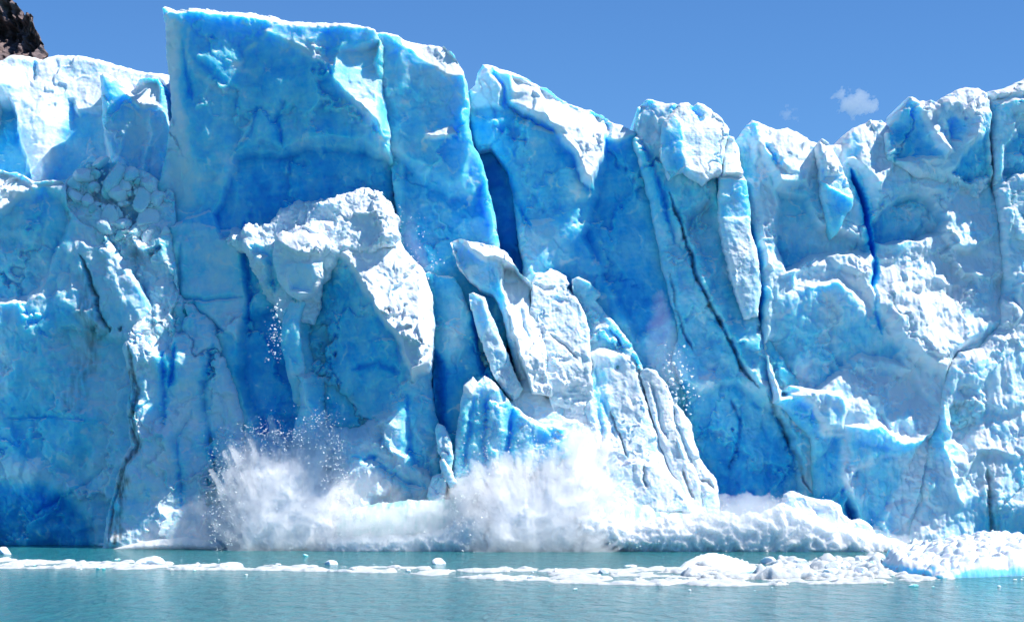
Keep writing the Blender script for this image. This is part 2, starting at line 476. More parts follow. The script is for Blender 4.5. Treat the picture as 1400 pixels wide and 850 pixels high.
ice('ice_tower', 'tallest square ice tower with a clean blue overhanging face above an arch', 'ice tower', G_T,
    [(224,14),(232,10),(260,11),(310,18),(345,18),(372,24),(398,33),(430,35),(462,37),(496,44),(516,50),(527,72),(525,130),(533,170),(538,215),(534,240),(541,290),(548,360),(560,480),(470,760),(225,760),(236,600),(240,470),(234,350),(222,300),(210,262),(224,200),(231,150),(227,80)],
    0, a=.02, b=-.02, R=13, rim=13, back=50, sty='clean', fresh=.56, feats=[
    ('step', [(215,0),(545,30),(540,222),(520,214),(488,201),(450,197),(412,199),(388,209),(372,206),(356,200),(344,206),(320,216),(312,246),(290,290),(262,300),(205,320)], -13, 8, -.19, -.05, -.02),
    ('step', [(205,0),(262,30),(262,120),(274,200),(292,250),(262,300),(205,320)], 10, 30, 0, -.42, -.36),
    ('step', [(224,0),(545,30),(530,60),(470,52),(400,46),(330,30),(226,24)], 8, 12, .9, 0, -.4),
    ('step', [(312,240),(320,216),(345,204),(388,208),(412,198),(490,200),(540,222),(545,330),(300,330),(288,290)], 20, 7, .02, 0, .16),
    ('step', [(230,300),(330,310),(340,420),(330,470),(260,420),(236,410)], -8, 6, .05, -.1, -.22),
    ('step', [(326,430),(400,400),(412,620),(350,600),(318,520)], 26, 14, -.1, -.1, .2),
    ('bulge', 485,110,46,80,-15), ('bulge', 290,150,46,70,-12), ('bulge', 300,60,60,22,9), ('bulge', 440,185,40,18,-8), ('bulge', 255,210,22,60,-8),
    ('vein', [(262,45),(258,75),(272,105),(300,125),(330,130)], 5, -.3), ('vein', [(318,100),(342,72),(362,58),(378,40)], 4, -.28), ('vein', [(318,88),(340,102),(352,108)], 3.5, -.3), ('vein', [(300,250),(312,215),(345,170)], 5, -.22), ('vein', [(240,30),(232,90),(244,160),(252,230)], 8, -.25),
    ('groove', [(252,60),(258,110),(266,140)], 4, 6, 0, .15), ('groove', [(270,85),(300,110),(315,120)], 4, 5, 0, .15),
    ('bulge', 400,165,22,30,12,30), ('bulge', 370,150,18,35,-10,20), ('bulge', 340,80,26,28,7,-30), ('bulge', 440,110,40,26,-10,-20),
    ('ridge', [(368,52),(398,62),(420,72),(445,84),(452,110)], 7, -9), ('ridge', [(470,70),(460,110),(480,140),(505,160),(522,190)], 9, -12),
    ('step', [(366,50),(400,58),(450,78),(520,62),(526,190),(505,170),(484,150),(462,130),(450,100),(410,78)], -6, 8, .55, .25, -.25),
    ('groove', [(386,200),(378,160),(392,140)],4,9,0,.15), ('groove', [(322,208),(345,180),(352,150)],3,6,0,.1),
    ('groove', [(240,405),(280,410),(330,405)],3,8,0,.2), ('groove', [(246,330),(244,400),(250,480)],4,8,0,.1), ('groove', [(265,410),(258,450),(250,480)],4,8,0,.2),
    ('groove', [(330,300),(340,400),(335,440)],4,8,0,.3)])

ice('ice_tower', 'blue ice block with a smooth snow-white shoulder, beside the tallest tower', 'ice tower', G_T,
    [(512,47),(535,52),(562,59),(590,63),(606,67),(621,80),(633,100),(640,120),(642,150),(640,172),(648,200),(661,225),(669,262),(678,302),(684,345),(700,430),(640,760),(545,760),(548,360),(541,290),(535,240),(533,215),(527,170),(519,130),(520,76)],
    -1, a=-.02, b=-.08, R=7, rim=8, back=170, sty='clean', fresh=.58, feats=[
    ('step', [(495,40),(650,40),(652,205),(640,262),(610,262),(575,236),(560,232),(540,218),(515,216),(505,170)], -20, 12, -.10, -.02, -.08),
    ('step', [(545,50),(606,60),(640,100),(634,113),(607,112),(594,98),(570,82),(552,70)], 6, 6, .75, .35, -.75),
    ('step', [(580,186),(600,179),(622,178),(628,188),(615,196),(590,194)], -10, 5, 1.0, .1, -.5),
    ('step', [(548,215),(575,236),(612,262),(646,262),(660,240),(690,400),(640,500),(545,400)], 12, 8, 0, 0, .12),
    ('ridge', [(634,112),(636,140),(630,170)], 5, -7), ('bulge', 570,120,24,40,6), ('bulge',600,240,24,14,-6),
    ('ridge', [(532,240),(545,290),(552,340)], 6, -4)])

ice('ice_tower', 'wedge-shaped ice tower with a peaked left corner and sunlit sloping top, centre', 'ice tower', G_T,
    [(640,121),(649,113),(652,96),(659,83),(668,85),(682,90),(702,95),(730,108),(748,118),(765,130),(786,140),(802,148),(808,147),(832,159),(874,180),(890,210),(905,300),(935,420),(945,760),(700,760),(718,430),(713,345),(706,310),(701,262),(692,228),(670,199),(654,205),(646,190),(638,160)],
    26, a=.02, b=.0, R=9, rim=13, back=200, sty='clean', fresh=.58, feats=[
    ('step', [(696,98),(735,112),(805,150),(830,165),(832,200),(812,262),(795,250),(780,212),(752,176),(716,156),(700,140)], -20, 8, .75, .15, -.62),
    ('step', [(672,92),(700,98),(735,112),(748,135),(752,170),(720,158),(695,145),(686,115)], -16, 6, .1, -.2, -.1),
    ('step', [(640,120),(660,84),(672,92),(690,120),(690,150),(640,150)], -6, 8, .05, -.35, -.35),
    ('step', [(640,150),(700,152),(752,180),(785,225),(800,262),(770,300),(690,320),(640,230)], 0, 14, -.18, -.08, .05),
    ('step', [(824,196),(850,186),(880,184),(905,300),(930,430),(870,470),(820,380),(790,320),(812,262)], 18, 12, 0, -.08, .12),
    ('step', [(806,148),(835,158),(876,180),(870,188),(832,196),(818,172)], 4, 5, .8, 0, -.5),
    ('bulge', 790,255,12,22,-12,-30,-.4), ('bulge', 730,110,14,10,8), ('bulge', 708,135,12,10,8), ('bulge',742,138,14,10,7),
    ('groove', [(828,160),(832,180),(831,200)],3,9,0,.2), ('groove', [(696,145),(720,158),(752,176),(775,186)],4,10,.12,.1),
    ('groove', [(685,225),(705,270),(725,310)],4,6,0,.2), ('ridge', [(770,330),(800,300),(860,380),(840,440)], 10, -6), ('bulge', 740,330,50,40,-8,0,-.15)])

ice('ice_tower', 'slanting ice tower with a forked top and a dark dirt crack down its whole side', 'ice tower', G_T,
    [(866,184),(872,180),(870,160),(874,142),(886,129),(905,133),(926,138),(946,150),(985,240),(1000,330),(1040,440),(1120,560),(1150,760),(930,760),(938,600),(932,520),(920,490),(930,460),(922,420),(908,360),(890,270)],
    -6, a=0, b=-.12, R=12, rim=20, back=190, sty='mid', fresh=.48, feats=[
    ('step', [(870,130),(930,130),(918,180),(900,240),(870,190)], 6, 8, .05, -.3, -.15),
    ('step', [(920,510),(945,520),(960,534),(985,520),(1005,515),(1040,545),(1062,555),(1090,600),(1120,780),(900,780)], 24, 9, .02, .05, .22),
    ('step', [(975,260),(1000,330),(1040,440),(1062,560),(1030,540),(1004,470),(970,400),(945,340),(930,290)], 9, 14, .1, -.15, -.05),
    ('ridge', [(935,300),(960,390),(1000,470),(1062,556)], 12, -12),
    ('groove', [(916,262),(922,280),(933,302),(938,325),(948,355),(955,385),(968,410),(985,440),(1000,470),(1010,495),(1022,512),(1036,530)], 3.0, 16, .95, .05),
    ('groove', [(1050,540),(1062,562),(1072,580),(1080,600),(1092,625),(1098,650),(1108,674)], 3.2, 12, 1.0, .05),
    ('groove', [(916,370),(922,400),(930,430),(938,455),(948,480)], 2.4, 9, .7, .1),
    ('groove', [(1003,545),(1015,575),(1012,610),(1000,640)], 3, 6, .45, .1),
    ('groove', [(880,190),(905,260),(925,330)], 4, 8, .15, .2),
    ('dirt', [(1055,560),(1080,565),(1120,640),(1110,680),(1085,640)], .35, 8),
    ('bulge', 960,525,30,14,-10,20,-.15), ('bulge', 915,215,10,40,-8,-10)])
ice('serac', 'bright white block perched on top of the slanting tower, flat face lit by the sun', 'serac', G_T,
    [(905,182),(909,162),(920,150),(932,136),(944,134),(951,138),(957,133),(975,143),(990,156),(998,174),(992,205),(986,238),(976,240),(963,250),(955,246),(935,233),(916,242),(904,215)],
    -30, a=.46, b=.10, R=7, rim=10, back=60, sty='snow', fresh=.1, step=.9, feats=[
    ('step', [(900,160),(922,148),(936,160),(934,230),(914,250),(900,220)], 6, 5, -.2, -.5, .35),
    ('step', [(912,240),(936,228),(956,240),(968,248),(955,262),(910,262)], 5, 5, -.6, 0, .35), ('groove', [(946,140),(958,152),(960,165)],4,9,0,.4),
    ('dirt', [(918,150),(935,140),(938,150),(920,162)], .5, 3)])
ice('ice_column', 'narrow ice column with a pale flat top between two blue cracks, right of the perched white block', 'ice column', G_T,
    [(986,238),(992,205),(998,182),(1006,184),(1012,196),(1014,225),(1022,245),(1028,285),(1027,312),(1036,345),(1042,390),(1036,432),(1018,436),(1000,380),(990,335),(984,300),(983,262)],
    -20, a=.12, b=.05, R=7, back=70, sty='snow', fresh=.22, step=.9, feats=[
    ('step', [(980,238),(1026,240),(1030,300),(984,300)], -4, 5, -.25, 0, .2), ('step', [(990,180),(1014,190),(1020,240),(986,240)],-6,4,.5,.05,-.2)])

ice('ice_wall', 'broad sunlit ice wall with granular white texture right of the slanting tower', 'ice wall', G_T,
    [(1008,200),(1014,180),(1022,168),(1036,152),(1046,155),(1060,162),(1075,166),(1085,163),(1100,172),(1118,182),(1135,186),(1155,188),(1160,178),(1172,168),(1186,160),(1202,153),(1216,152),(1226,160),(1240,180),(1300,200),(1366,236),(1384,300),(1390,420),(1430,560),(1430,770),(1130,770),(1112,690),(1110,600),(1075,560),(1060,550),(1047,480),(1034,350),(1030,290),(1018,240)],
    -26, a=.19, b=.0, R=12, rim=18, back=210, sty='rough', fresh=.23, feats=[
    ('step', [(1020,150),(1060,155),(1115,178),(1125,215),(1115,250),(1065,255),(1048,215)], -10, 12, .45, .1, -.08),
    ('step', [(1005,150),(1050,150),(1052,180),(1040,230),(1040,300),(1052,360),(1050,440),(1000,440)], 4, 10, -.1, -.55, .3),
    ('step', [(1040,240),(1064,250),(1070,330),(1062,370),(1044,370)], -6, 8, .2, .25, -.08),
    ('step', [(1066,252),(1110,262),(1125,300),(1195,325),(1195,345),(1120,352),(1075,375),(1062,330)], 30, 10, -.2, -.1, .14),
    ('step', [(1052,385),(1075,368),(1120,345),(1200,335),(1340,330),(1390,360),(1385,440),(1320,478),(1290,520),(1250,500),(1205,440),(1150,372)], -14, 16, .28, .08, -.08),
    ('bulge', 1075,222,30,26,-10), ('bulge', 1095,200,24,22,-8), ('groove', [(1052,190),(1062,210),(1072,222)],4,12,0,.4),
    ('step', [(1060,398),(1150,372),(1205,440),(1236,476),(1244,505),(1180,490),(1120,540),(1065,550),(1045,470)], 14, 12, -.40, -.10, .18),
    ('bulge', 1098,480,6,22,-7), ('bulge', 1085,450,5,30,-6), ('bulge', 1108,478,5,14,-6),
    ('groove', [(1040,380),(1037,420),(1036,450)], 3.2, 12, 0, .7), ('groove', [(1028,300),(1034,340),(1038,372)], 4, 12, 0, .6),
    ('step', [(1060,532),(1078,518),(1110,525),(1150,535),(1158,560),(1150,590),(1124,590),(1105,560)], -24, 9, -.15, -.1, .1),
    ('step', [(1052,548),(1075,530),(1110,552),(1125,592),(1152,592),(1150,650),(1190,745),(1110,700)], 18, 9, -.28, -.05, .42),
    ('step', [(1156,500),(1250,505),(1284,560),(1260,600),(1225,620),(1160,600)], 4, 14, .25, .1, -.05),
    ('bulge', 1195,530,20,20,-16), ('bulge', 1180,560,22,14,-10), ('step', [(1150,580),(1200,575),(1230,600),(1260,590),(1282,556),(1270,600),(1225,625),(1180,632),(1150,645)], -16, 9, -.35, -.05, .22),
    ('step', [(1216,615),(1262,590),(1240,640),(1210,700),(1180,745),(1150,700),(1160,640)], 8, 10, -.2, -.25, .2),
    ('ridge', [(1284,560),(1262,620),(1250,660),(1235,705)], 6, -14), ('bulge',1200,720,26,20,8,0,.2), ('groove', [(1205,690),(1235,680)],4,6),
    ('step', [(1155,178),(1190,155),(1240,165),(1240,200),(1210,260),(1178,225),(1160,215)], -10, 8, .25, .1, -.05),
    ('step', [(1155,178),(1180,165),(1186,190),(1180,215),(1160,215)], 6, 8, -.3, -.4, .3),
    ('step', [(1196,300),(1210,280),(1238,262),(1262,258),(1285,268),(1300,285),(1306,300),(1296,318),(1260,328),(1215,332),(1198,330)], 36, 9, -.3, -.05, .28),
    ('step', [(1180,210),(1240,190),(1330,240),(1310,275),(1262,256),(1236,260),(1200,285)], -10, 12, .3, 0, 0),
    ('bulge', 1290,345,30,16,-9), ('groove', [(1170,225),(1184,255),(1190,290),(1196,325),(1199,350)], 3.4, 26, 0, .8),
    ('groove', [(1202,350),(1200,372),(1196,392)], 3, 14, 0, .8), ('groove', [(1197,390),(1198,430),(1208,458)], 1.8, 6, 0, .3),
    ('bulge', 1255,400,14,6,9), ('bulge', 1228,416,12,6,9), ('bulge', 1210,424,9,6,8), ('bulge', 1340,432,16,8,9), ('dirt', [(1290,370),(1310,360),(1318,400),(1300,410)], .25, 10)])
ice('serac', 'small pointed serac leaning on the right wall beside a deep blue vertical crack', 'serac', G_T,
    [(1121,194),(1127,186),(1136,192),(1148,212),(1158,240),(1167,266),(1168,280),(1156,296),(1148,318),(1140,324),(1132,304),(1125,266)],
    -18, a=.15, b=-.05, R=7, back=60, sty='snow', fresh=.25, step=.9, feats=[
    ('step', [(1120,240),(1140,255),(1168,270),(1168,330),(1120,330)], 4, 5, -.35, -.1, .25), ('step',[(1124,188),(1140,195),(1150,240),(1130,240)],-4,4,.5,.1,-.2)])
ice('ice_ridge', 'horned ice ridge with two rounded white humps at upper right', 'ice ridge', G_T,
    [(1214,178),(1228,162),(1240,140),(1247,127),(1252,127),(1262,133),(1284,138),(1292,130),(1308,120),(1325,115),(1342,118),(1352,126),(1356,150),(1358,200),(1366,260),(1350,300),(1290,260),(1240,230),(1216,215)],
    -12, a=.05, b=-.06, R=12, rim=16, back=170, sink=(222,272,46), sty='mid', fresh=.28, step=1.0, feats=[
    ('step', [(1214,170),(1246,125),(1262,150),(1270,185),(1300,205),(1296,218),(1225,222)], 6, 10, -.15, -.25, .28),
    ('step', [(1252,125),(1285,138),(1285,180),(1310,210),(1290,215),(1268,180)], -8, 8, .55, .3, -.3),
    ('step', [(1285,140),(1325,113),(1354,124),(1352,160),(1330,200),(1318,200),(1328,165),(1310,150),(1292,155)], -14, 9, .5, .2, -.25),
    ('step', [(1288,160),(1310,152),(1325,170),(1318,195),(1300,195)], 6, 8, -.2, -.3, .3),
    ('step', [(1318,205),(1352,170),(1362,240),(1345,246),(1322,250),(1300,235)], 16, 8, -.1, 0, .35)])
ice('ice_ridge', 'ice ridge rising off the right edge of the view with a thin dirt band', 'ice ridge', G_T,
    [(1355,122),(1368,119),(1384,115),(1398,107),(1415,98),(1470,95),(1470,330),(1380,330),(1372,290),(1366,250),(1361,195),(1360,160)],
    -14, a=.1, b=-.1, R=9, rim=14, back=170, sty='mid', fresh=.28, step=1.0, feats=[
    ('step', [(1360,140),(1400,130),(1470,120),(1470,160),(1400,165),(1378,192),(1362,180)], -12, 8, -.15, -.15, .05),
    ('step', [(1372,200),(1400,168),(1470,150),(1470,250),(1385,260),(1370,235)], 18, 9, -.1, 0, .2),
    ('groove', [(1362,136),(1380,130),(1392,118),(1400,112)], 2.0, 5, .8), ('step', [(1350,110),(1470,90),(1470,125),(1362,134)], -2, 6, .6, 0, -.3)])
ice('ice_wall', 'rough white ice wall at the right edge, streaked grey near its foot', 'ice wall', G_T,
    [(1284,562),(1300,502),(1316,480),(1345,474),(1374,440),(1382,380),(1380,300),(1376,252),(1400,230),(1470,220),(1470,770),(1232,770),(1250,690),(1264,620)],
    -58, a=.16, b=-.02, R=14, rim=20, back=200, sty='rough', fresh=.24, feats=[
    ('step', [(1292,555),(1306,545),(1332,548),(1340,580),(1320,620),(1296,600)], 16, 9, -.1, 0, .1),
    ('step', [(1318,430),(1350,425),(1348,440),(1322,440)], 9, 6, -.2), ('step', [(1360,360),(1400,380),(1400,420),(1370,400)], 9, 8, -.2,0,.1),
    ('bulge', 1340,500,12,16,-9), ('bulge', 1350,530,9,12,8), ('ridge', [(1300,500),(1286,560),(1285,600),(1296,650),(1308,690)], 7, -10),
    ('step', [(1330,690),(1400,690),(1470,700),(1470,770),(1310,770)], 10, 16, -.2, 0, .2),
    ('dirt', [(1336,560),(1350,560),(1352,640),(1340,650)], .35, 10), ('groove', [(1346,640),(1349,665),(1347,690),(1351,720),(1353,742)], 3.5, 9, 1.0),
    ('dirt', [(1340,660),(1356,660),(1360,745),(1345,745)], .55, 6), ('dirt', [(1300,548),(1330,545),(1332,556),(1305,560)], .6, 5)])

# ---- the collapsing middle
ice('ice_buttress', 'central ice buttress, snow-white on its right ridge and clean blue on its hollow left side', 'ice buttress', G_T,
    [(395,420),(410,340),(440,300),(478,272),(498,282),(520,292),(540,310),(552,340),(580,368),(590,400),(594,440),(592,480),(588,520),(594,560),(604,600),(612,760),(402,760),(408,640),(398,590),(410,552),(406,528),(384,470)],
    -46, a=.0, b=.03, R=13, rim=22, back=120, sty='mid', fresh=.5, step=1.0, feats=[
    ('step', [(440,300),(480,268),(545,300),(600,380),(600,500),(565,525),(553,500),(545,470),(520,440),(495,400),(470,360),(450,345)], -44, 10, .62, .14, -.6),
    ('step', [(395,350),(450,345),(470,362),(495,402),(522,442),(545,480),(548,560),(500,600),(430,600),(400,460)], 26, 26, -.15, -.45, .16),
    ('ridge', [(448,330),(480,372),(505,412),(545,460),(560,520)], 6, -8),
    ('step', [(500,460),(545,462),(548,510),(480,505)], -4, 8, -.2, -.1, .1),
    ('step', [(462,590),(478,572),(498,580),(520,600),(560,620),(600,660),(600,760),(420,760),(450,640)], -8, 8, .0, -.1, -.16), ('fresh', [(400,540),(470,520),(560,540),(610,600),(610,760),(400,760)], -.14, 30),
    ('groove', [(482,625),(510,628),(530,645),(560,660),(580,665)], 4, 9, 0, .35), ('bulge', 512,624,8,5,10,0,.3),
    ('groove', [(556,540),(560,600),(566,640)], 5, 8, 0, .2), ('groove', [(480,505),(515,495),(545,508)], 4, 6, 0, .15),
    ('bulge', 530,330,18,20,8), ('bulge', 555,400,10,18,9,-30,.2), ('bulge',475,310,20,14,-8)])
ice('snow_slope', 'rough sunlit snow slope at the foot of the blue arch of the tallest tower', 'snow slope', None,
    [(300,322),(308,308),(322,312),(335,300),(350,305),(366,294),(378,278),(400,270),(440,268),(472,256),(498,250),(520,258),(541,290),(548,325),(505,345),(460,352),(440,385),(425,440),(380,440),(352,390),(330,345)],
    -68, a=.34, b=-.16, R=14, rim=20, back=60, edge=7, sink=(335,425,60), sty=dict(big=7, scal=7, facet=.25, fine=4, grain=1.2, flute=.4), fresh=.06, step=1.0, feats=[
    ('step', [(382,272),(470,268),(460,300),(420,310),(388,312)], 6, 8, -.5, 0, .1), ('bulge', 385,320,12,20,12,0,.3), ('groove', [(340,335),(365,350),(370,395)],6,14,0,.4)])
ice('ice_boulder', 'bulbous pale ice knob hanging off the left side of the central buttress', 'ice boulder', None,
    [(370,346),(374,322),(384,312),(398,316),(412,308),(428,306),(440,318),(455,330),(450,342),(438,356),(439,378),(428,400),(408,408),(390,398),(376,378)],
    -88, a=.05, b=-.02, R=16, back=50, sty='clean', fresh=.16, step=.9, feats=[
    ('step', [(370,330),(410,305),(455,325),(436,352),(405,346)], -5, 5, .7, 0, -.2), ('step', [(388,360),(410,352),(436,362),(430,402),(395,400)], 2, 6, -.5, -.1, .18)])
ice('ice_column', 'pale blue ice pillar with a white left edge below the hanging knob', 'ice column', G_T,
    [(386,424),(396,408),(410,405),(416,412),(408,440),(414,500),(420,540),(412,560),(398,548),(388,500),(382,462)],
    -56, a=0, b=-.1, R=8, back=40, sty='clean', fresh=.42, step=.9, sink=(470,555,30))

ice('ice_wall', 'shaded blue ice panel between the central buttress and the leaning spires', 'ice wall', G_T,
    [(580,374),(588,370),(600,376),(620,377),(632,398),(650,440),(668,500),(700,560),(690,640),(700,760),(600,760),(604,640),(592,560),(590,480)],
    -22, a=-.02, b=-.08, R=9, back=80, sty='clean', fresh=.6, step=1.0, feats=[
    ('groove', [(596,480),(600,540),(602,600)], 6, 14, 0, .5), ('groove', [(648,430),(660,480),(668,520)], 6, 16, 0, .5), ('bulge',622,470,18,30,-6,0,-.25)])
ice('ice_spire', 'tallest leaning ice spire with a flat-topped white head, pointing up left', 'ice spire', 'leaning spires in the collapsing middle',
    [(615,331),(618,326),(626,324),(648,328),(662,330),(690,340),(700,354),(712,372),(727,386),(726,410),(736,440),(746,470),(758,540),(760,600),(716,600),(712,540),(704,500),(694,462),(684,420),(676,404),(660,396),(640,380),(626,362)],
    -52, a=.1, b=.05, R=7, rim=9, back=60, sty='slab', fresh=.08, step=.9, sink=(485,565,60), feats=[
    ('step', [(610,324),(626,322),(650,345),(684,360),(686,380),(692,430),(706,480),(716,545),(700,520),(676,420),(640,395)], 10, 5, -.12, -.45, .32),
    ('step', [(626,320),(690,338),(706,368),(684,358),(660,352),(640,338)], -4, 5, .9, .1, -.15),
    ('step', [(684,362),(706,362),(728,388),(745,470),(758,545),(724,540),(706,480),(694,430)], -5, 4, .75, .35, -.1),
    ('groove', [(712,420),(716,445),(724,465)],2.5,5,0,.2), ('groove', [(688,384),(708,380)],2.5,4,0,.2)])
ice('ice_spire', 'thin curved ice sliver standing in the blue gap left of the tallest spire', 'ice spire', 'leaning spires in the collapsing middle',
    [(641,400),(648,398),(663,405),(670,425),(682,455),(692,478),(702,505),(714,530),(712,542),(702,547),(690,538),(674,512),(660,470),(654,455),(645,425)],
    -70, a=.1, b=.1, R=8, back=35, sink=(505,548,14), sty='clean', fresh=.22, step=.8, feats=[
    ('step', [(678,500),(694,500),(714,530),(705,548),(688,536)], -5, 4, .6, .1, -.2), ('step', [(640,395),(662,405),(668,440),(660,470),(640,430)], 4, 5, -.1, -.3, .15)])
ice('ice_spire', 'snow-white ice spire with a notched round top, second from the tallest', 'ice spire', 'leaning spires in the collapsing middle',
    [(728,380),(732,372),(742,370),(752,362),(764,365),(776,374),(780,384),(776,390),(788,402),(800,424),(807,450),(808,480),(812,540),(806,600),(770,600),(752,550),(746,510),(736,470),(725,425),(727,400)],
    -56, a=.40, b=.15, R=6, rim=6, back=60, sty='slab', fresh=.10, step=.9, sink=(500,590,46), feats=[
    ('groove', [(750,455),(775,475),(790,490)],2,5,.5), ('groove', [(728,384),(745,392),(758,392)],3,5), ('groove',[(758,405),(770,412)],3,5,0,.2),
    ('bulge',740,500,14,22,8,0,.1)])
ice('ice_spire', 'shaded ice spire with a knobbly outline behind the snow-white one', 'ice spire', 'leaning spires in the collapsing middle',
    [(782,380),(792,377),(806,385),(814,394),(822,402),(816,410),(826,424),(842,438),(852,455),(864,470),(880,500),(890,560),(800,560),(790,440)],
    -24, a=-.05, b=-.1, R=7, back=50, sty='mid', fresh=.38, step=.9, feats=[('groove', [(834,448),(846,462),(852,475)],2,5,.7), ('step',[(808,440),(830,435),(835,450),(812,452)],-4,4,.8,0,-.2)])
ice('ice_buttress', 'huge sunlit slab of broken white ice sliding into the water, seamed with dark cracks', 'ice buttress', G_T,
    [(640,585),(660,560),(690,548),(708,530),(716,500),(730,505),(750,540),(775,550),(800,520),(806,478),(820,470),(850,472),(872,482),(882,500),(886,540),(898,580),(915,640),(950,690),(975,705),(988,760),(610,760),(626,640)],
    -72, a=.36, b=.05, R=12, rim=18, back=90, sty='slab', fresh=.10, step=1.0, feats=[
    ('bulge', 700,660,60,40,14,0,.12), ('step', [(640,580),(700,552),(740,585),(775,590),(770,640),(700,640),(640,650)], 14, 10, -.5, -.1, .35),
    ('groove', [(818,500),(822,540),(836,575),(842,600)], 6, 9, 0, .25), ('groove', [(836,560),(846,590),(855,612),(858,625)], 2, 6, .8),
    ('groove', [(874,490),(878,520),(890,548),(898,580)], 3, 8, .7), ('groove', [(806,480),(812,520),(818,560),(826,610)], 4, 9, 0, .2),
    ('bulge', 832,520,9,18,7,-20,.12), ('bulge', 848,500,8,14,6,-20,.1), ('bulge', 795,565,14,24,9,0,.15), ('step', [(760,540),(806,560),(812,585),(770,575)], 6, 7, -.5,0,.15),
    ('step', [(836,636),(870,625),(900,632),(930,660),(950,705),(880,705),(830,690)], -18, 8, .1, -.15, .12), ('groove', [(882,632),(878,655),(884,665)],3,7,.7),
    ('dirt', [(868,480),(884,496),(886,525),(876,515)], .5, 5)])
ice('ice_spire', 'rounded upright ice finger beside the flying ice fragments, right end of the broken slab', 'ice spire', 'leaning spires in the collapsing middle',
    [(877,510),(880,503),(888,501),(900,505),(908,516),(916,528),(922,545),(925,575),(936,600),(950,640),(962,670),(974,706),(940,706),(922,660),(905,620),(896,580),(888,548)],
    -58, a=.3, b=.12, R=8, back=50, sty='snow', fresh=.06, step=.9, feats=[
    ('groove', [(890,520),(898,545),(904,580),(912,600)], 3, 7, .25, .15), ('dirt', [(908,560),(918,562),(934,620),(924,624),(912,590)], .4, 5), ('groove',[(932,640),(940,665),(948,680)],2.5,6,.8)])
ice('ice_spire', 'pointed ice finger at the far right end of the broken slab', 'ice spire', 'leaning spires in the collapsing middle',
    [(923,553),(928,552),(936,560),(948,580),(952,604),(958,626),(970,644),(980,654),(983,676),(984,706),(965,706),(950,670),(934,640),(924,600)],
    -64, a=.3, b=.12, R=8, back=50, sty='snow', fresh=.06, step=.9, feats=[
    ('groove', [(926,580),(938,620),(950,645)], 3, 7, .45, .15), ('groove', [(958,655),(968,658),(976,668)], 2.5, 6, .8)])
ice('ice_buttress', 'low shaded blue buttress of ribbed ice at the foot of the leaning spires', 'ice buttress', G_T,
    [(622,600),(628,560),(634,526),(646,514),(652,522),(662,512),(676,522),(690,540),(712,562),(740,578),(775,585),(785,640),(790,760),(606,760),(616,680)],
    -92, a=-.03, b=-.05, R=10, back=50, sty='mid', fresh=.36, step=.9, feats=[
    ('step', [(630,520),(648,510),(654,530),(644,545),(634,540)], -6, 4, .6,.2,-.3), ('groove', [(648,545),(640,600),(634,640)],4,8,0,.15), ('groove', [(668,540),(660,600),(664,640)],4,8,0,.2),
    ('groove', [(700,560),(695,620),(700,650)],5,9,0,.25), ('bulge', 680,580,10,24,-7), ('bulge', 740,600,18,14,8,0,.25)])
for nm, lb, pl, dd in (
    ('ice_shard', 'almond-shaped upright ice shard in the dark gap at the buttress foot', [(594,585),(598,577),(606,582),(616,600),(620,625),(617,645),(608,638),(598,615)], -96),
    ('ice_shard', 'small leaning ice shard just below the almond-shaped one', [(601,630),(606,626),(616,640),(626,660),(616,668),(606,652)], -100),
    ('ice_shard', 'low pointed ice shard lying against the central buttress near the spray', [(584,665),(592,650),(606,645),(612,655),(606,690),(585,690)], -102)):
    ice(nm, lb, 'ice shard', 'upright ice shards', pl, dd, a=.05, b=-.1, R=5, back=25, sty='clean', fresh=.3, step=.7)

# the ice front runs on out of the frame on both sides
for pl in ([(-700,40),(-520,90),(-400,60),(-250,110),(-120,80),(-44,90),(-44,770),(-700,770)], [(1445,104),(1500,90),(1580,130),(1660,100),(1780,140),(1900,90),(2100,120),(2100,770),(1445,770)]):
    tag(block('glacier_flank', pl, -10, a=.06, R=14, back=220, sty='rough', fresh=.28, step=3.0, xlim=(-800, 2200)), kind='structure')
# ------------------------------------------------------------------ water and what floats on it
def ground(px, py):
    Y = H*F/(py-HOR)
    return ((px-700)*Y/F, Y)

def plane_mesh(name, x0, x1, y0, y1, z, mat):
    V = np.array([[x0,y0,z],[x1,y0,z],[x1,y1,z],[x0,y1,z]], np.float32)
    return mesh_from_arrays(name, V, np.array([[0,1,2,3]]), mat)
tag(plane_mesh('water', -3000, 3000, -300, 9000, 0, WATER), kind='structure')

def raft(name, poly_px, hfun, step, mat, attrs=None, edge=.5, rimw=.6, seed=0, parent=None, base=-.25, gaps=0):
    """low relief lying on the water: outline in photo pixels brought down to the water plane"""
    P = [ground(*p) for p in poly_px]
    xs = [p[0] for p in P]; ys = [p[1] for p in P]
    gx = np.arange(min(xs)-1, max(xs)+1, step); gy = np.arange(min(ys)-1, max(ys)+1, step*1.4)
    X, Y = np.meshgrid(gx.astype(np.float32), gy.astype(np.float32))
    sd = psdf(X, Y, P) + edge*fbm(X/2.2, Y/3.5, 4, seed+3, .6)
    if gaps: sd = np.maximum(sd, (fbm(X/3.2, Y/7, 4, seed+41, .6)-gaps)*1.6)
    Z = hfun(X, Y, sd)
    e = np.clip(-sd/rimw, 0, 1)
    Z = base + (Z-base)*np.sqrt(np.maximum(e*(2-e), 0))
    if not (sd < 0).any(): return None
    q = grid_quads((sd < 0) & (Z > base+.02))
    used, q2 = compact(q)
    V = np.stack([X.ravel()[used], Y.ravel()[used], Z.ravel()[used]], 1)
    fr = np.full(len(used), .05, np.float32)
    if attrs is not None: fr = attrs(V)
    return mesh_from_arrays(name, V, q2[:, ::-1] if False else q2[:, [0, 3, 2, 1]], mat, dict(fresh=fr, dirt=np.zeros(len(used)))  , True, parent)

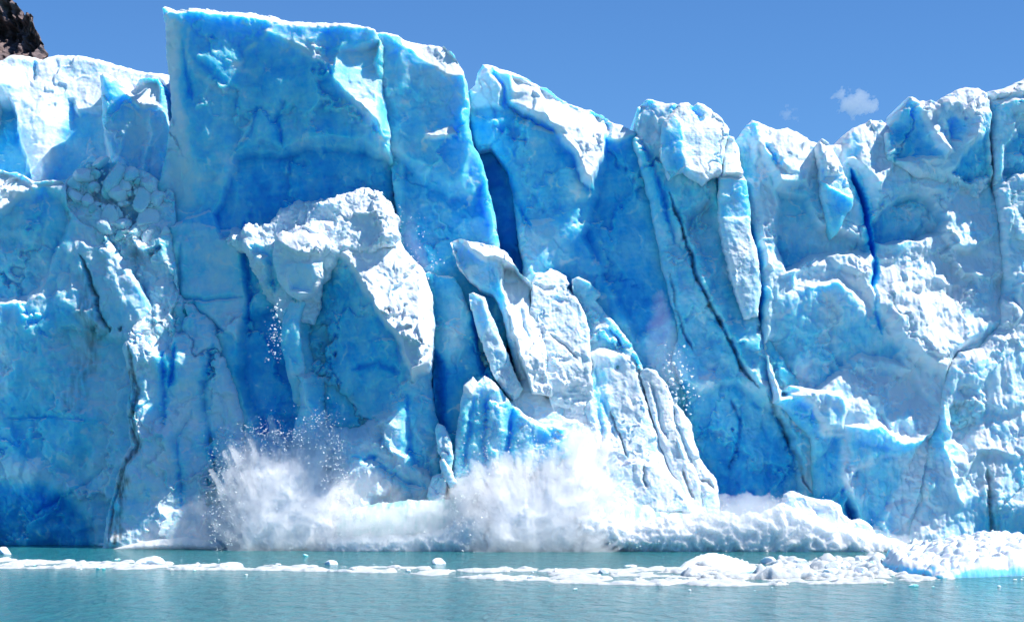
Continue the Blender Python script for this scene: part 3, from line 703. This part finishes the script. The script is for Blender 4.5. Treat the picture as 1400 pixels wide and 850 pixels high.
def brash(amp, cs, seed, fl=.08):
    def h(X, Y, sd):
        f1, f2, ox, oy, rv = cells(X/cs, Y/(cs*1.5), seed)
        g1, g2, _, _, r2 = cells(X/(cs*.35), Y/(cs*.5), seed+1)
        lump = np.maximum(0, (rv[..., 0]**2.2))*(1-np.minimum(f1*1.35, 1)**2)
        small = r2[..., 1]*(1-np.minimum(g1*1.3, 1)**2)
        return fl*(.5+fbm(X/3, Y/5, 3, seed+2)) + amp*lump + amp*.28*small
    return h

o = raft('brash_ice_band', [(-40,763),(60,766),(150,768),(185,768),(240,770),(340,772),(450,774),(560,774),(620,776),(680,776),(760,777),(830,778),(900,776),(960,775),(1100,776),(1200,778),(1240,783),(1300,788),(1330,790),(1240,796),(1100,799),(1000,801),(900,800),(800,798),(700,794),(620,789),(540,783),(420,781),(300,779),(150,778),(-40,776)],
     brash(.24, 1.3, 301, .06), .13, BAND, edge=1.3, rimw=.5, seed=300, gaps=.18)
tag(o, 'long white band of crushed ice and foam across the turquoise water', 'ice band', None, 'stuff')
o = raft('ice_slush', [(905,781),(960,776),(1040,770),(1120,766),(1190,764),(1240,765),(1260,780),(1200,790),(1080,792),(960,792)],
     brash(.8, 1.9, 331, .1), .13, BAND, edge=1.6, rimw=.7, seed=330, gaps=.22)
tag(o, 'jumble of small broken ice between the smooth floe and the big floe', 'broken ice', None, 'stuff')

# the big hummocky floe at the right
def floe_h(X, Y, sd):
    f1, f2, ox, oy, rv = cells(X/.75+.4*fbm(X, Y, 2, 77), Y/1.5, 345)
    dome = 1.0 + .95*sm(-sd, 0, 9) + .25*fbm(X/5, Y/8, 3, 347)
    cut = .8*np.exp(-((X-ground(1240,775)[0])/1.6)**2)*sm(Y, 175, 160)
    return dome*1.0 + .48*(1-np.minimum(f1*1.2, 1)**2)*(.4+rv[..., 0]) + .10*fbm(X/.35, Y/.5, 3, 349) - cut
def floe_fresh(V):
    return np.clip(.22 + .75*sm(V[:, 2], .9, .1) - .1 + .35*np.exp(-((V[:, 0]-ground(1232,775)[0])/1.3)**2), 0, .55)
o = raft('ice_floe', [(1208,779),(1214,770),(1230,764),(1260,760),(1300,757),(1350,756),(1470,757),(1470,787),(1400,787),(1340,789),(1290,790),(1255,787),(1225,785)],
     floe_h, .10, ICE, floe_fresh, edge=.5, rimw=1.1, seed=340)
tag(o, 'big hummocky white ice floe with a blue waterline at the right edge', 'ice floe')
# smooth rounded floe
def slab_h(X, Y, sd):
    x0 = ground(978, 778)[0]
    return .15 + .95*np.exp(-((X-x0)/2.7)**2)*(sm(Y, 166, 172)) + .10*fbm(X/.9, Y/1.5, 4, 361) + .35*np.clip(fbm(X/.35, Y/.5, 2, 366)-.35, 0, 1)*sm(Y, 170.5, 172.5)
o = raft('ice_floe', [(917,780),(935,776),(970,773),(1000,773),(1030,777),(1042,781),(1000,783),(940,783)], slab_h, .07, ICE,
     lambda V: np.clip(.32+.4*sm(V[:, 2], .7, .15), 0, 1), edge=.25, rimw=1.0, seed=360)
tag(o, 'smooth rounded pale-blue floe with a knobbly top left of the broken ice', 'ice floe')
# small pieces
def chunk_mesh(name, w, h, dep, seed, mat, n=16, fresh=.1, planes=14, lo=.62):
    r = np.random.default_rng(seed)
    th = np.linspace(0, np.pi, n); ph = np.linspace(0, 2*np.pi, 2*n, endpoint=False)
    T, Pp = np.meshgrid(th, ph, indexing='ij')
    v = np.stack([np.sin(T)*np.cos(Pp), np.sin(T)*np.sin(Pp), np.cos(T)], -1)
    dirs = r.normal(size=(planes, 3)); dirs /= np.linalg.norm(dirs, axis=1)[:, None]
    off = lo + (1-lo)*r.random(planes)
    k = np.ones(v.shape[:2])
    for dd, oo in zip(dirs, off):
        c = np.maximum(v @ dd, 1e-3); k = np.minimum(k, np.where(c > .05, oo/c, 9))
    k = k*(1+.05*fbm(Pp*3, T*4, 3, seed+500))
    v = v*k[..., None]*np.array([w/2, dep/2, h/2])
    idx = np.arange(n*2*n).reshape(n, 2*n)
    q = np.stack([idx[:-1], idx[1:], np.roll(idx, -1, 1)[1:], np.roll(idx, -1, 1)[:-1]], -1).reshape(-1, 4)
    V = v.reshape(-1, 3)
    o = mesh_from_arrays(name, V, q, mat, dict(fresh=np.full(len(V), fresh)), False)
    return o
FL = [(205,771,46,12,'low rounded white ice mound in the left part of the ice band'), (5,757,26,10,'small white ice lump at the far left waterline'),
      (453,771,18,6,'small pointed floating ice bit left of centre, just behind the ice band'), (600,770,22,8,'small bright floating ice bit near the middle, behind the ice band'),
      (826,783,16,7,'small lump sticking out of the middle of the ice band'), (862,774,20,3,'flat sliver of floating ice right of centre'), (320,774,36,7,'low white mound in the ice band below the left splash'),
      (380,772,9,3,'tiny ice bit floating below the left splash'), (760,784,10,8,'tiny dark-sided lump in the ice band, centre')]
for i, (px, py, w_, h_, lb) in enumerate(FL):
    x, y = ground(px, py); k = y/F
    o = chunk_mesh('floating_ice', w_*k, h_*k*2, w_*k*1.3, 400+i, ICE if i != 8 else FOAM, fresh=.05)
    o.location = (x, y, 0); tag(o, lb, 'floating ice', 'small ice pieces floating by the band')
# bergy lumps within the broken ice
r_ = np.random.default_rng(9)
for i in range(26):
    px = r_.uniform(1040, 1215); py = r_.uniform(768, 786)
    x, y = ground(px, py); k = y/F; w_ = r_.uniform(6, 22)*k
    o = chunk_mesh('floating_ice', w_, w_*r_.uniform(.7, 1.1), w_*1.2, 430+i, ICE, fresh=r_.uniform(0, .3))
    o.location = (x, y, w_*.12); o.rotation_euler = (0, r_.uniform(-.4, .4), r_.uniform(0, 6))
    tag(o, 'white chunk in the jumble of broken ice left of the big floe', 'floating ice', 'chunks in the broken ice by the big floe')

for i in range(90):
    px = r_.uniform(-10, 1400); yb = np.interp(px, [0, 300, 620, 700, 900, 1200, 1400], [771, 775, 782, 787, 789, 791, 792])
    py = yb + r_.normal(0, 6 if px < 600 else 9)
    if py < 758 or py > 808: py = yb
    x, y = ground(px, py); k = y/F; w_ = (2 + 9*r_.random()**3)*k
    o = chunk_mesh('floating_ice', w_, w_*r_.uniform(.4, .9), w_*r_.uniform(.8, 1.6), 1300+i, ICE, n=7, fresh=r_.uniform(.05, .55), planes=9, lo=.5)
    o.location = (x, y, w_*.08); o.rotation_euler = (r_.uniform(-.2, .2), r_.uniform(-.3, .3), r_.uniform(0, 6))
    tag(o, 'little stray bit of broken ice drifting along the white ice band', 'floating ice', 'stray bits along the ice band')

# ------------------------------------------------------------------ splash, wave and spray
SPRAY = make_spray('dense_spray', 1.1, streak=True)
MIST = make_spray('thin_mist', .28, streak=True)
HAZY = make_spray('spray_over_foam', .28)
DUST = make_spray('ice_dust', .08)

def puff(name, poly, d0, T, L, mat, seed, grow=0, wisp=8, bil=8, bs=26, step=2.0, parent=None, back=.7, lean=0, attrs=True, jets=0):
    """closed billowing body: outline in photo pixels, thickness T (photo px) reached L px inside the outline"""
    xs = [p[0] for p in poly]; ys = [p[1] for p in poly]
    gx = np.arange(min(xs)-25, max(xs)+25, step, dtype=np.float32); gy = np.arange(min(ys)-25, max(ys)+20, step, dtype=np.float32)
    X, Y = np.meshgrid(gx, gy)
    base = max(ys)
    up = np.clip((base-Y)/60, 0.15, 1)
    sd = psdf(X, Y, poly) - grow + up*(wisp*fbm(X/22, Y/22, 5, seed, .62))
    sd = sd + wisp*.25*up*fbm(X/5, Y/5, 3, seed+8, .6)
    if jets:
        cx = .5*(min(xs)+max(xs)); cy = max(ys)
        an = np.arctan2(X-cx, np.maximum(cy+20-Y, 1)); rr = np.hypot(X-cx, cy+20-Y)
        sd = sd - jets*sm(rr, 30, 150)*(fbm(an*7, rr/110, 3, seed+31, .6) + .5*fbm(an*26, rr/60, 3, seed+35, .6))
    s = np.clip(-sd, 0, None)
    th = T*(1-np.exp(-s/L)) + np.minimum(s/8, 1)*bil*(1-billow(X/bs, Y/bs, 4, seed+20, .5))
    ins = sd < 0
    q = grid_quads(ins); PX, PY = snap(X, Y, sd, step)
    used, q2 = compact(q); n = len(used)
    vx, vy, t, s1 = PX.ravel()[used], PY.ravel()[used], th.ravel()[used], sd.ravel()[used]
    t = np.where(s1 >= 0, 0, t)
    mid = d0 + lean*(vy-base)
    V = np.concatenate([to_world(vx, vy, mid-t-.3, d0), to_world(vx, vy, mid+t*back+.3, d0)])
    be = boundary_edges(q2, n)
    Q = np.concatenate([q2, q2[:, ::-1]+n, np.stack([be[:, 1], be[:, 0], be[:, 0]+n, be[:, 1]+n], 1)])
    at = dict(fresh=np.zeros(2*n)) if attrs else None
    return mesh_from_arrays(name, V, Q, mat, at, True, parent)

def drops(name, poly, d0, n, seed, parent, size=(.03, .11), out=30, mat=None):
    """water drops and ice crumbs thrown out of a splash, one mesh of small tetrahedra"""
    r = np.random.default_rng(seed)
    xs = [p[0] for p in poly]; ys = [p[1] for p in poly]
    X = r.uniform(min(xs)-out, max(xs)+out, n*14).astype(np.float32); Y = r.uniform(min(ys)-out, max(ys)-4, n*14).astype(np.float32)
    sd = psdf(X, Y, poly) + 7*fbm(X/16, Y/16, 3, seed)
    pr = np.where(sd > 0, np.exp(-sd/(out*.28)), np.exp(sd/14)*.8)*(.25+np.clip(fbm(X/12, Y/12, 3, seed+4), 0, 1)*2)
    k = r.random(n*14) < pr*.55
    X, Y = X[k][:n], Y[k][:n]; m = len(X)
    C = to_world(X, Y, d0 + r.normal(0, 14, m) - 16, d0)
    s = (r.uniform(0, 1, m)**5*(size[1]-size[0])+size[0])
    t = np.array([[1,1,1],[1,-1,-1],[-1,1,-1],[-1,-1,1]])*.6
    A = r.normal(size=(m, 3, 3)); Qm = np.linalg.qr(A)[0]
    V = C[:, None, :] + np.einsum('mij,kj->mki', Qm, t)*s[:, None, None]
    f = np.array([[0,1,2],[0,3,1],[0,2,3],[1,3,2]])
    Fc = (np.arange(m)[:, None, None]*4 + f[None]).reshape(-1, 3)
    o = mesh_from_arrays(name, V.reshape(-1, 3), Fc, mat or FOAM, dict(fresh=np.zeros(m*4)), False, parent, True)
    o['kind'] = 'stuff'
    return o

def empty(name, loc, label, cat, group=None):
    o = bpy.data.objects.new(name, None); COL.objects.link(o)
    o.empty_display_size = 1
    tag(o, label, cat, group); return o

def splash(label, poly, d0, T, L, seed, grow_core=-20, n_drops=900, lean=0, wisp=9, mist=None, size=(.025, .12), bil=9, bs=26, jets=20):
    root = empty('splash_plume', (0, 0, 0), label, 'splash', 'splash plumes at the foot of the ice')
    core = puff('foam_core', poly, d0, T*.8, L, FOAM, seed, grow=grow_core, wisp=wisp, bil=bil, bs=bs, parent=root, lean=lean, step=1.4, jets=jets)
    puff('spray_cloud', poly, d0, T*1.35, L, SPRAY, seed+1, grow=8, wisp=wisp*1.5, bil=bil*.7, bs=bs, parent=root, lean=lean, step=1.5, jets=jets*1.5)
    if mist: puff('mist_veil', mist, d0+4, T*.9, L*2, MIST, seed+2, wisp=12, parent=root, lean=lean, step=2.5)
    if n_drops: drops('droplets', poly, d0, n_drops, seed+3, root, size)
    return root

PL = [(308,778),(306,752),(303,700),(300,650),(312,620),(332,604),(352,596),(380,588),(392,594),(404,600),(418,588),(432,572),(442,580),(452,594),(466,610),(462,640),(474,668),(490,700),(500,752),(504,778)]
splash('tall ragged white splash plume on the left, in front of the dark blue hollow', PL, -118, 34, 22, 600, n_drops=8000, lean=-.45, wisp=13, bil=12, bs=34,
       mist=[(150,752),(190,720),(240,690),(290,650),(300,600),(330,590),(400,585),(480,630),(540,660),(560,752)])
PR = [(638,778),(640,752),(626,700),(640,660),(655,636),(670,622),(690,618),(704,626),(712,640),(735,622),(756,600),(785,585),(806,588),(822,604),(838,640),(846,690),(850,752),(852,778)]
splash('broad white splash plume in the middle, hiding the foot of the sliding slab', PR, -150, 40, 22, 640, n_drops=4500, lean=-.5, wisp=12, bil=15, bs=38,
       mist=[(560,752),(575,690),(640,640),(700,600),(790,560),(850,600),(880,690),(900,752)])

# breaking wave between the plumes
def make_wave():
    m, nt, N, L, B = new_mat('breaking_wave_water')
    tc = N.new('ShaderNodeTexCoord').outputs['Object']
    mp = nd(N, 'ShaderNodeMapping'); mp.inputs['Scale'].default_value = (1.6, .6, .35); L.new(tc, mp.inputs['Vector'])
    n = nd(N, 'ShaderNodeTexNoise', Scale=.9, Detail=7, Roughness=.65); L.new(mp.outputs[0], n.inputs['Vector'])
    mr = N.new('ShaderNodeMapRange'); L.new(n.outputs[0], mr.inputs[0]); mr.inputs[1].default_value = .40; mr.inputs[2].default_value = .60
    L.new(mixc(N, L, mr.outputs[0], (.36, .66, .62), (.85, .88, .88)), B.inputs['Base Color'])
    B.inputs['Roughness'].default_value = .55
    B.inputs['Subsurface Weight'].default_value = .5; B.inputs['Subsurface Radius'].default_value = (.5, 1, 1); B.inputs['Subsurface Scale'].default_value = .8
    bp = nd(N, 'ShaderNodeBump', Strength=.5, Distance=.3); L.new(n.outputs[0], bp.inputs['Height']); L.new(bp.outputs[0], B.inputs['Normal'])
    return m
WAVE = make_wave()
root = empty('breaking_wave', (0, 0, 0), 'breaking greenish white wave between the two tall splash plumes', 'wave', 'waves pushed out by the falling ice')
wp = [(440,780),(440,756),(450,715),(480,696),(520,687),(560,683),(610,684),(650,676),(690,680),(700,756),(700,780)]
puff('wave_face', wp, -105, 26, 22, WAVE, 700, wisp=4, bil=5, bs=30, step=1.6, parent=root)
fp = [(440,776),(440,754),(448,738),(500,728),(560,730),(600,722),(640,700),(670,690),(690,754),(690,776)]
puff('foam_front', fp, -125, 22, 9, FOAM, 710, wisp=6, bil=12, bs=20, step=1.3, parent=root)
puff('spray_cloud', [(430,770),(446,700),(490,682),(540,690),(600,680),(650,655),(690,670),(700,770)], -132, 22, 14, SPRAY, 715, wisp=15, step=2, parent=root)
drops('droplets', fp, -132, 1500, 716, root)

root = empty('breaking_wave', (0, 0, 0), 'long rolling front of cauliflower foam right of the middle splash plume', 'wave', 'waves pushed out by the falling ice')
w2 = [(780,735),(776,700),(784,684),(830,684),(880,690),(940,700),(985,706),(1010,716),(1010,752),(880,752)]
puff('wave_face', w2, -112, 24, 16, WAVE, 720, wisp=3, bil=4, bs=30, step=1.6, parent=root)
f2 = [(778,722),(784,704),(805,700),(840,706),(868,716),(900,708),(940,706),(985,700),(1010,704),(1040,698),(1072,690),(1100,705),(1150,716),(1200,730),(1240,742),(1262,750),(1262,768),(1180,776),(1080,776),(1000,772),(930,768),(860,760),(815,745),(780,740)]
puff('foam_front', f2, -135, 24, 9, FOAM, 730, wisp=9, bil=13, bs=19, step=1.2, parent=root)
puff('spray_cloud', [(780,765),(800,715),(860,712),(930,700),(985,676),(1020,668),(1060,676),(1100,690),(1180,720),(1260,735),(1290,768)], -140, 30, 16, HAZY, 735, wisp=14, step=2, parent=root)
drops('droplets', f2, -140, 2500, 736, root)

root = empty('spray_mist', (0, 0, 0), 'low white mist drifting along the foot of the wall left of the left plume', 'mist', None)
puff('mist_veil', [(150,752),(180,735),(230,700),(280,670),(310,690),(320,752)], -60, 24, 26, MIST, 740, wisp=10, step=2, parent=root)
puff('foam_front', [(148,752),(175,744),(215,737),(255,734),(300,742),(310,754)], -64, 12, 8, FOAM, 745, wisp=4, bil=6, bs=16, step=1.2, parent=root)
o = puff('spray_mist', [(1180,758),(1195,742),(1225,730),(1260,726),(1290,738),(1305,758)], -60, 18, 14, MIST, 750, wisp=9, step=1.6)
tag(o, 'small puff of white mist behind the big floe at right', 'mist')
# a tumbling block in the foam
ice('falling_ice_block', 'pale ice block tumbling in the foam right of the broken slab', 'ice block', None,
    [(1072,690),(1076,676),(1088,671),(1110,680),(1140,684),(1152,690),(1156,704),(1168,712),(1180,708),(1194,720),(1206,740),(1210,764),(1060,764)],
    -118, a=.3, b=.05, R=7, back=30, sty='snow', fresh=.12, step=.8, feats=[('step', [(1110,690),(1150,690),(1140,730),(1120,720)], 5, 6, -.2, -.2, .15)])

# fine ice dust hanging in the air
for lb, pl, dd in (('faint cloud of ice dust beside the narrow crack of the tall tower', [(545,285),(556,270),(566,275),(572,320),(590,360),(600,390),(585,380),(560,350),(546,330)], -12),
                   ('faint cloud of ice dust falling past the dirt-cracked tower', [(884,500),(880,450),(890,410),(905,390),(920,430),(930,470),(945,500),(925,540),(905,520)], -40)):
    o = puff('ice_dust', pl, dd, 14, 14, DUST, 760+int(dd), wisp=8, step=1.6); tag(o, lb, 'ice dust', 'clouds of ice dust')
# falling fragments
r_ = np.random.default_rng(21)
FR_ = [(918,520,8),(921,497,5),(929,508,5),(924,546,9),(934,545,4),(943,551,3),(915,508,5),(926,531,4),(911,528,3),(938,560,3),(931,522,6),(919,536,4),(922,484,3),(930,495,3),(940,536,4),(935,530,3),(944,566,3),(916,545,3),(378,432,5),(376,450,4),(382,440,3),(374,462,4),(380,472,3),(376,482,3),(384,424,4),(379,416,3)]
for i, (px, py, s_) in enumerate(FR_):
    p = to_world(np.float64(px), np.float64(py), -96.0, -96.0)
    k = (D-96*S)/F
    o = chunk_mesh('ice_fragment', s_*k*1.2, s_*k, s_*k, 800+i, ICE, n=7, fresh=.05)
    o.location = p; o.rotation_euler = tuple(r_.uniform(0, 6, 3))
    if px > 800: tag(o, 'white ice fragment falling in the air beside the broken slab', 'ice fragment', 'ice fragments falling beside the broken slab')
    else: tag(o, 'tiny bright ice fragment falling below the hanging knob', 'ice fragment', 'ice fragments falling below the hanging knob')
o = drops('falling_ice_crumbs', [(912,480),(930,480),(946,560),(915,545)], -70, 160, 830, None, (.05, .22), 18)
tag(o, 'dust of tiny ice crumbs falling between the slab and the slanting tower', 'ice crumbs')
o = drops('falling_ice_crumbs', [(384,412),(372,440),(372,500),(384,500)], -70, 140, 831, None, (.05, .2), 10)
tag(o, 'glittering ice crumbs falling down the left side of the central buttress', 'ice crumbs')
o = drops('falling_ice_crumbs', [(546,290),(570,300),(600,390),(570,370)], -20, 160, 832, None, (.04, .14), 20)
tag(o, 'fine ice crumbs sprinkling down right of the central buttress top', 'ice crumbs')

# rubble on the snow slope
RB = [(118,243,26,18),(137,222,22,11),(160,244,24,40),(150,262,16,16),(202,300,26,22),(205,322,16,20),(215,318,10,16),(150,300,22,34),(128,256,14,10)]
BX = [(92,250),(112,228),(132,216),(160,226),(198,240),(228,262),(232,330),(205,350),(150,318),(118,304),(98,280)]
while len(RB) < 130:
    px, py = r_.uniform(92, 234), r_.uniform(216, 350)
    if psdf(np.array([px]), np.array([py]), BX)[0] < -3:
        w_ = 3.5 + 20*r_.random()**4
        RB.append((px, py, w_, w_*r_.uniform(.6, 1.2)))
for i, (px, py, w_, h_) in enumerate(RB):
    dd = 12 - .07*(py-339) - .05*(px-168) - .5 + .05*w_
    p = to_world(np.float64(px), np.float64(py), dd, dd); k = (D+dd*S)/F
    o = chunk_mesh('ice_boulder', w_*k*1.45, h_*k*1.45, w_*k*1.2, 900+i, ICE, n=14, fresh=r_.uniform(.12, .4), planes=7, lo=.30)
    o.location = p; o.rotation_euler = (r_.uniform(-.5, .5), r_.uniform(-.5, .5), r_.uniform(-.7, .7))
    tag(o, 'rough block of ice rubble on the slope left of the tallest tower', 'ice boulder', 'ice rubble on the slope')

# ------------------------------------------------------------------ far things
def mountain():
    Y0 = 1500.0; k = Y0/F
    poly = [(-260,-60),(-90,-20),(-20,-4),(0,5),(8,8),(20,16),(27,20),(32,30),(46,36),(54,42),(60,50),(63,60),(70,78),(110,150),(180,330),(-260,330)]
    st = 1.0
    X, Y = np.meshgrid(np.arange(-265, 190, st, dtype=np.float32), np.arange(-70, 330, st, dtype=np.float32))
    sd = psdf(X, Y, poly) + 2.0*fbm(X/9, Y/9, 4, 990, .65)
    d = 140*ridged(X/70, Y/120, 4, 991)*-1 + 30*fbm(X/12, Y/30, 5, 995, .6) - (Y)*.6 - 14*np.abs(((Y+.25*X+6*fbm(X/20, Y/20, 3, 996)) % 14)/14-.5)
    q = grid_quads(sd < 0); PX, PY = snap(X, Y, sd, st); used, q2 = compact(q)
    vx, vy, vd = PX.ravel()[used], PY.ravel()[used], d.ravel()[used]
    be = boundary_edges(q2, len(used))
    ring = np.unique(be); mm = {int(r): i for i, r in enumerate(ring)}; n = len(used)
    P = lambda x, y, dd: np.stack([(x+12-700)*k, Y0 + dd*k, H-(y-HOR)*k], -1)
    V = np.concatenate([P(vx, vy, vd), P(vx[ring]-90, vy[ring]+60, vd[ring]+350)])
    a0 = np.array([mm[int(i)] for i in be[:, 0]])+n; a1 = np.array([mm[int(i)] for i in be[:, 1]])+n
    Q = np.concatenate([q2, np.stack([be[:, 1], be[:, 0], a0, a1], 1)])
    o = mesh_from_arrays('mountain', V, Q, ROCK); tag(o, kind='structure')
    # snow patches on its ledges
    k2 = []
mountain()
def cloud(name, poly, dist, dens, seed, label):
    k = dist/F
    xs = [p[0] for p in poly]; ys = [p[1] for p in poly]
    X, Y = np.meshgrid(np.arange(min(xs)-20, max(xs)+20, .8, dtype=np.float32), np.arange(min(ys)-20, max(ys)+20, .8, dtype=np.float32))
    sd = psdf(X, Y, poly) + 17*fbm(X/17, Y/14, 6, seed, .66)
    s = np.clip(-sd, 0, None); th = 16*(1-np.exp(-s/9)) + np.minimum(s/5, 1)*3*(1-billow(X/9, Y/9, 4, seed+9))
    q = grid_quads(sd < 0); PX, PY = snap(X, Y, sd, .8); used, q2 = compact(q); n = len(used)
    vx, vy = PX.ravel()[used], PY.ravel()[used]; t = np.where(sd.ravel()[used] >= 0, 0, th.ravel()[used])
    P = lambda d: np.stack([(vx-700)*k, dist + d*k, H-(vy-HOR)*k], -1)
    be = boundary_edges(q2, n)
    Q = np.concatenate([q2, q2[:, ::-1]+n, np.stack([be[:, 1], be[:, 0], be[:, 0]+n, be[:, 1]+n], 1)])
    o = mesh_from_arrays(name, np.concatenate([P(-t-.1), P(t+.1)]), Q, make_spray(name+'_vapour', dens))
    tag(o, label, 'cloud', 'small clouds')
cloud('cloud', [(1138,132),(1150,120),(1165,128),(1172,118),(1188,124),(1200,142),(1200,154),(1180,158),(1165,164),(1148,152)], 2600, .024, 1200, 'small wispy white cloud above the right wall')
cloud('cloud', [(1064,150),(1076,144),(1088,156),(1088,164),(1072,160)], 2600, .012, 1210, 'very faint wisp of cloud left of the small white cloud')

#@@END

# ------------------------------------------------------------------ light, sky, camera
SUN_EL, SUN_AZ = 52.0, 12.0      # azimuth: degrees in front of the ice plane, sun on the right
el, az = math.radians(SUN_EL), math.radians(SUN_AZ)
sdir = (math.cos(el)*math.cos(az), -math.cos(el)*math.sin(az), math.sin(el))
sun = bpy.data.lights.new('sun', 'SUN'); sun.energy = 5.0; sun.angle = math.radians(.5); sun.color = (1, .955, .88)
so = bpy.data.objects.new('sun', sun); COL.objects.link(so)
from mathutils import Vector
so.rotation_euler = Vector(sdir).to_track_quat('Z', 'Y').to_euler()
so.location = (150, -50, 200)
w = bpy.data.worlds.new('World'); scene.world = w; w.use_nodes = True
N, L = w.node_tree.nodes, w.node_tree.links
sky = N.new('ShaderNodeTexSky'); sky.sky_type = 'NISHITA'; sky.sun_disc = False
sky.sun_elevation = el
sky.sun_rotation = math.atan2(sdir[0], sdir[1])
sky.altitude = 1500; sky.air_density = 1.0; sky.dust_density = 0.0; sky.ozone_density = 4.0
bg = N['Background']; bg.inputs['Strength'].default_value = .095
tint = N.new('ShaderNodeMix'); tint.data_type = 'RGBA'; tint.blend_type = 'MULTIPLY'; tint.inputs[0].default_value = 1
L.new(sky.outputs[0], tint.inputs[6]); tint.inputs[7].default_value = (.49, .79, 1.10, 1)
L.new(tint.outputs[2], bg.inputs['Color'])
cam = bpy.data.cameras.new('camera'); co = bpy.data.objects.new('camera', cam); COL.objects.link(co)
co.location = (0, 0, H); co.rotation_euler = (math.pi/2, 0, 0)
cam.sensor_width = 36; cam.lens = 36*F/1400
cam.shift_y = (HOR-425)/1400
cam.clip_start = .5; cam.clip_end = 20000
scene.camera = co
scene.view_settings.view_transform = 'Standard'; scene.view_settings.look = 'None'
scene.view_settings.gamma = 1; scene.view_settings.use_curve_mapping = False
scene.view_settings.exposure = 0.42
scene.render.engine = 'CYCLES'
scene.cycles.max_bounces = 8; scene.cycles.diffuse_bounces = 4; scene.cycles.volume_bounces = 6
scene.cycles.use_denoising = True
scene.cycles.volume_step_rate = 2
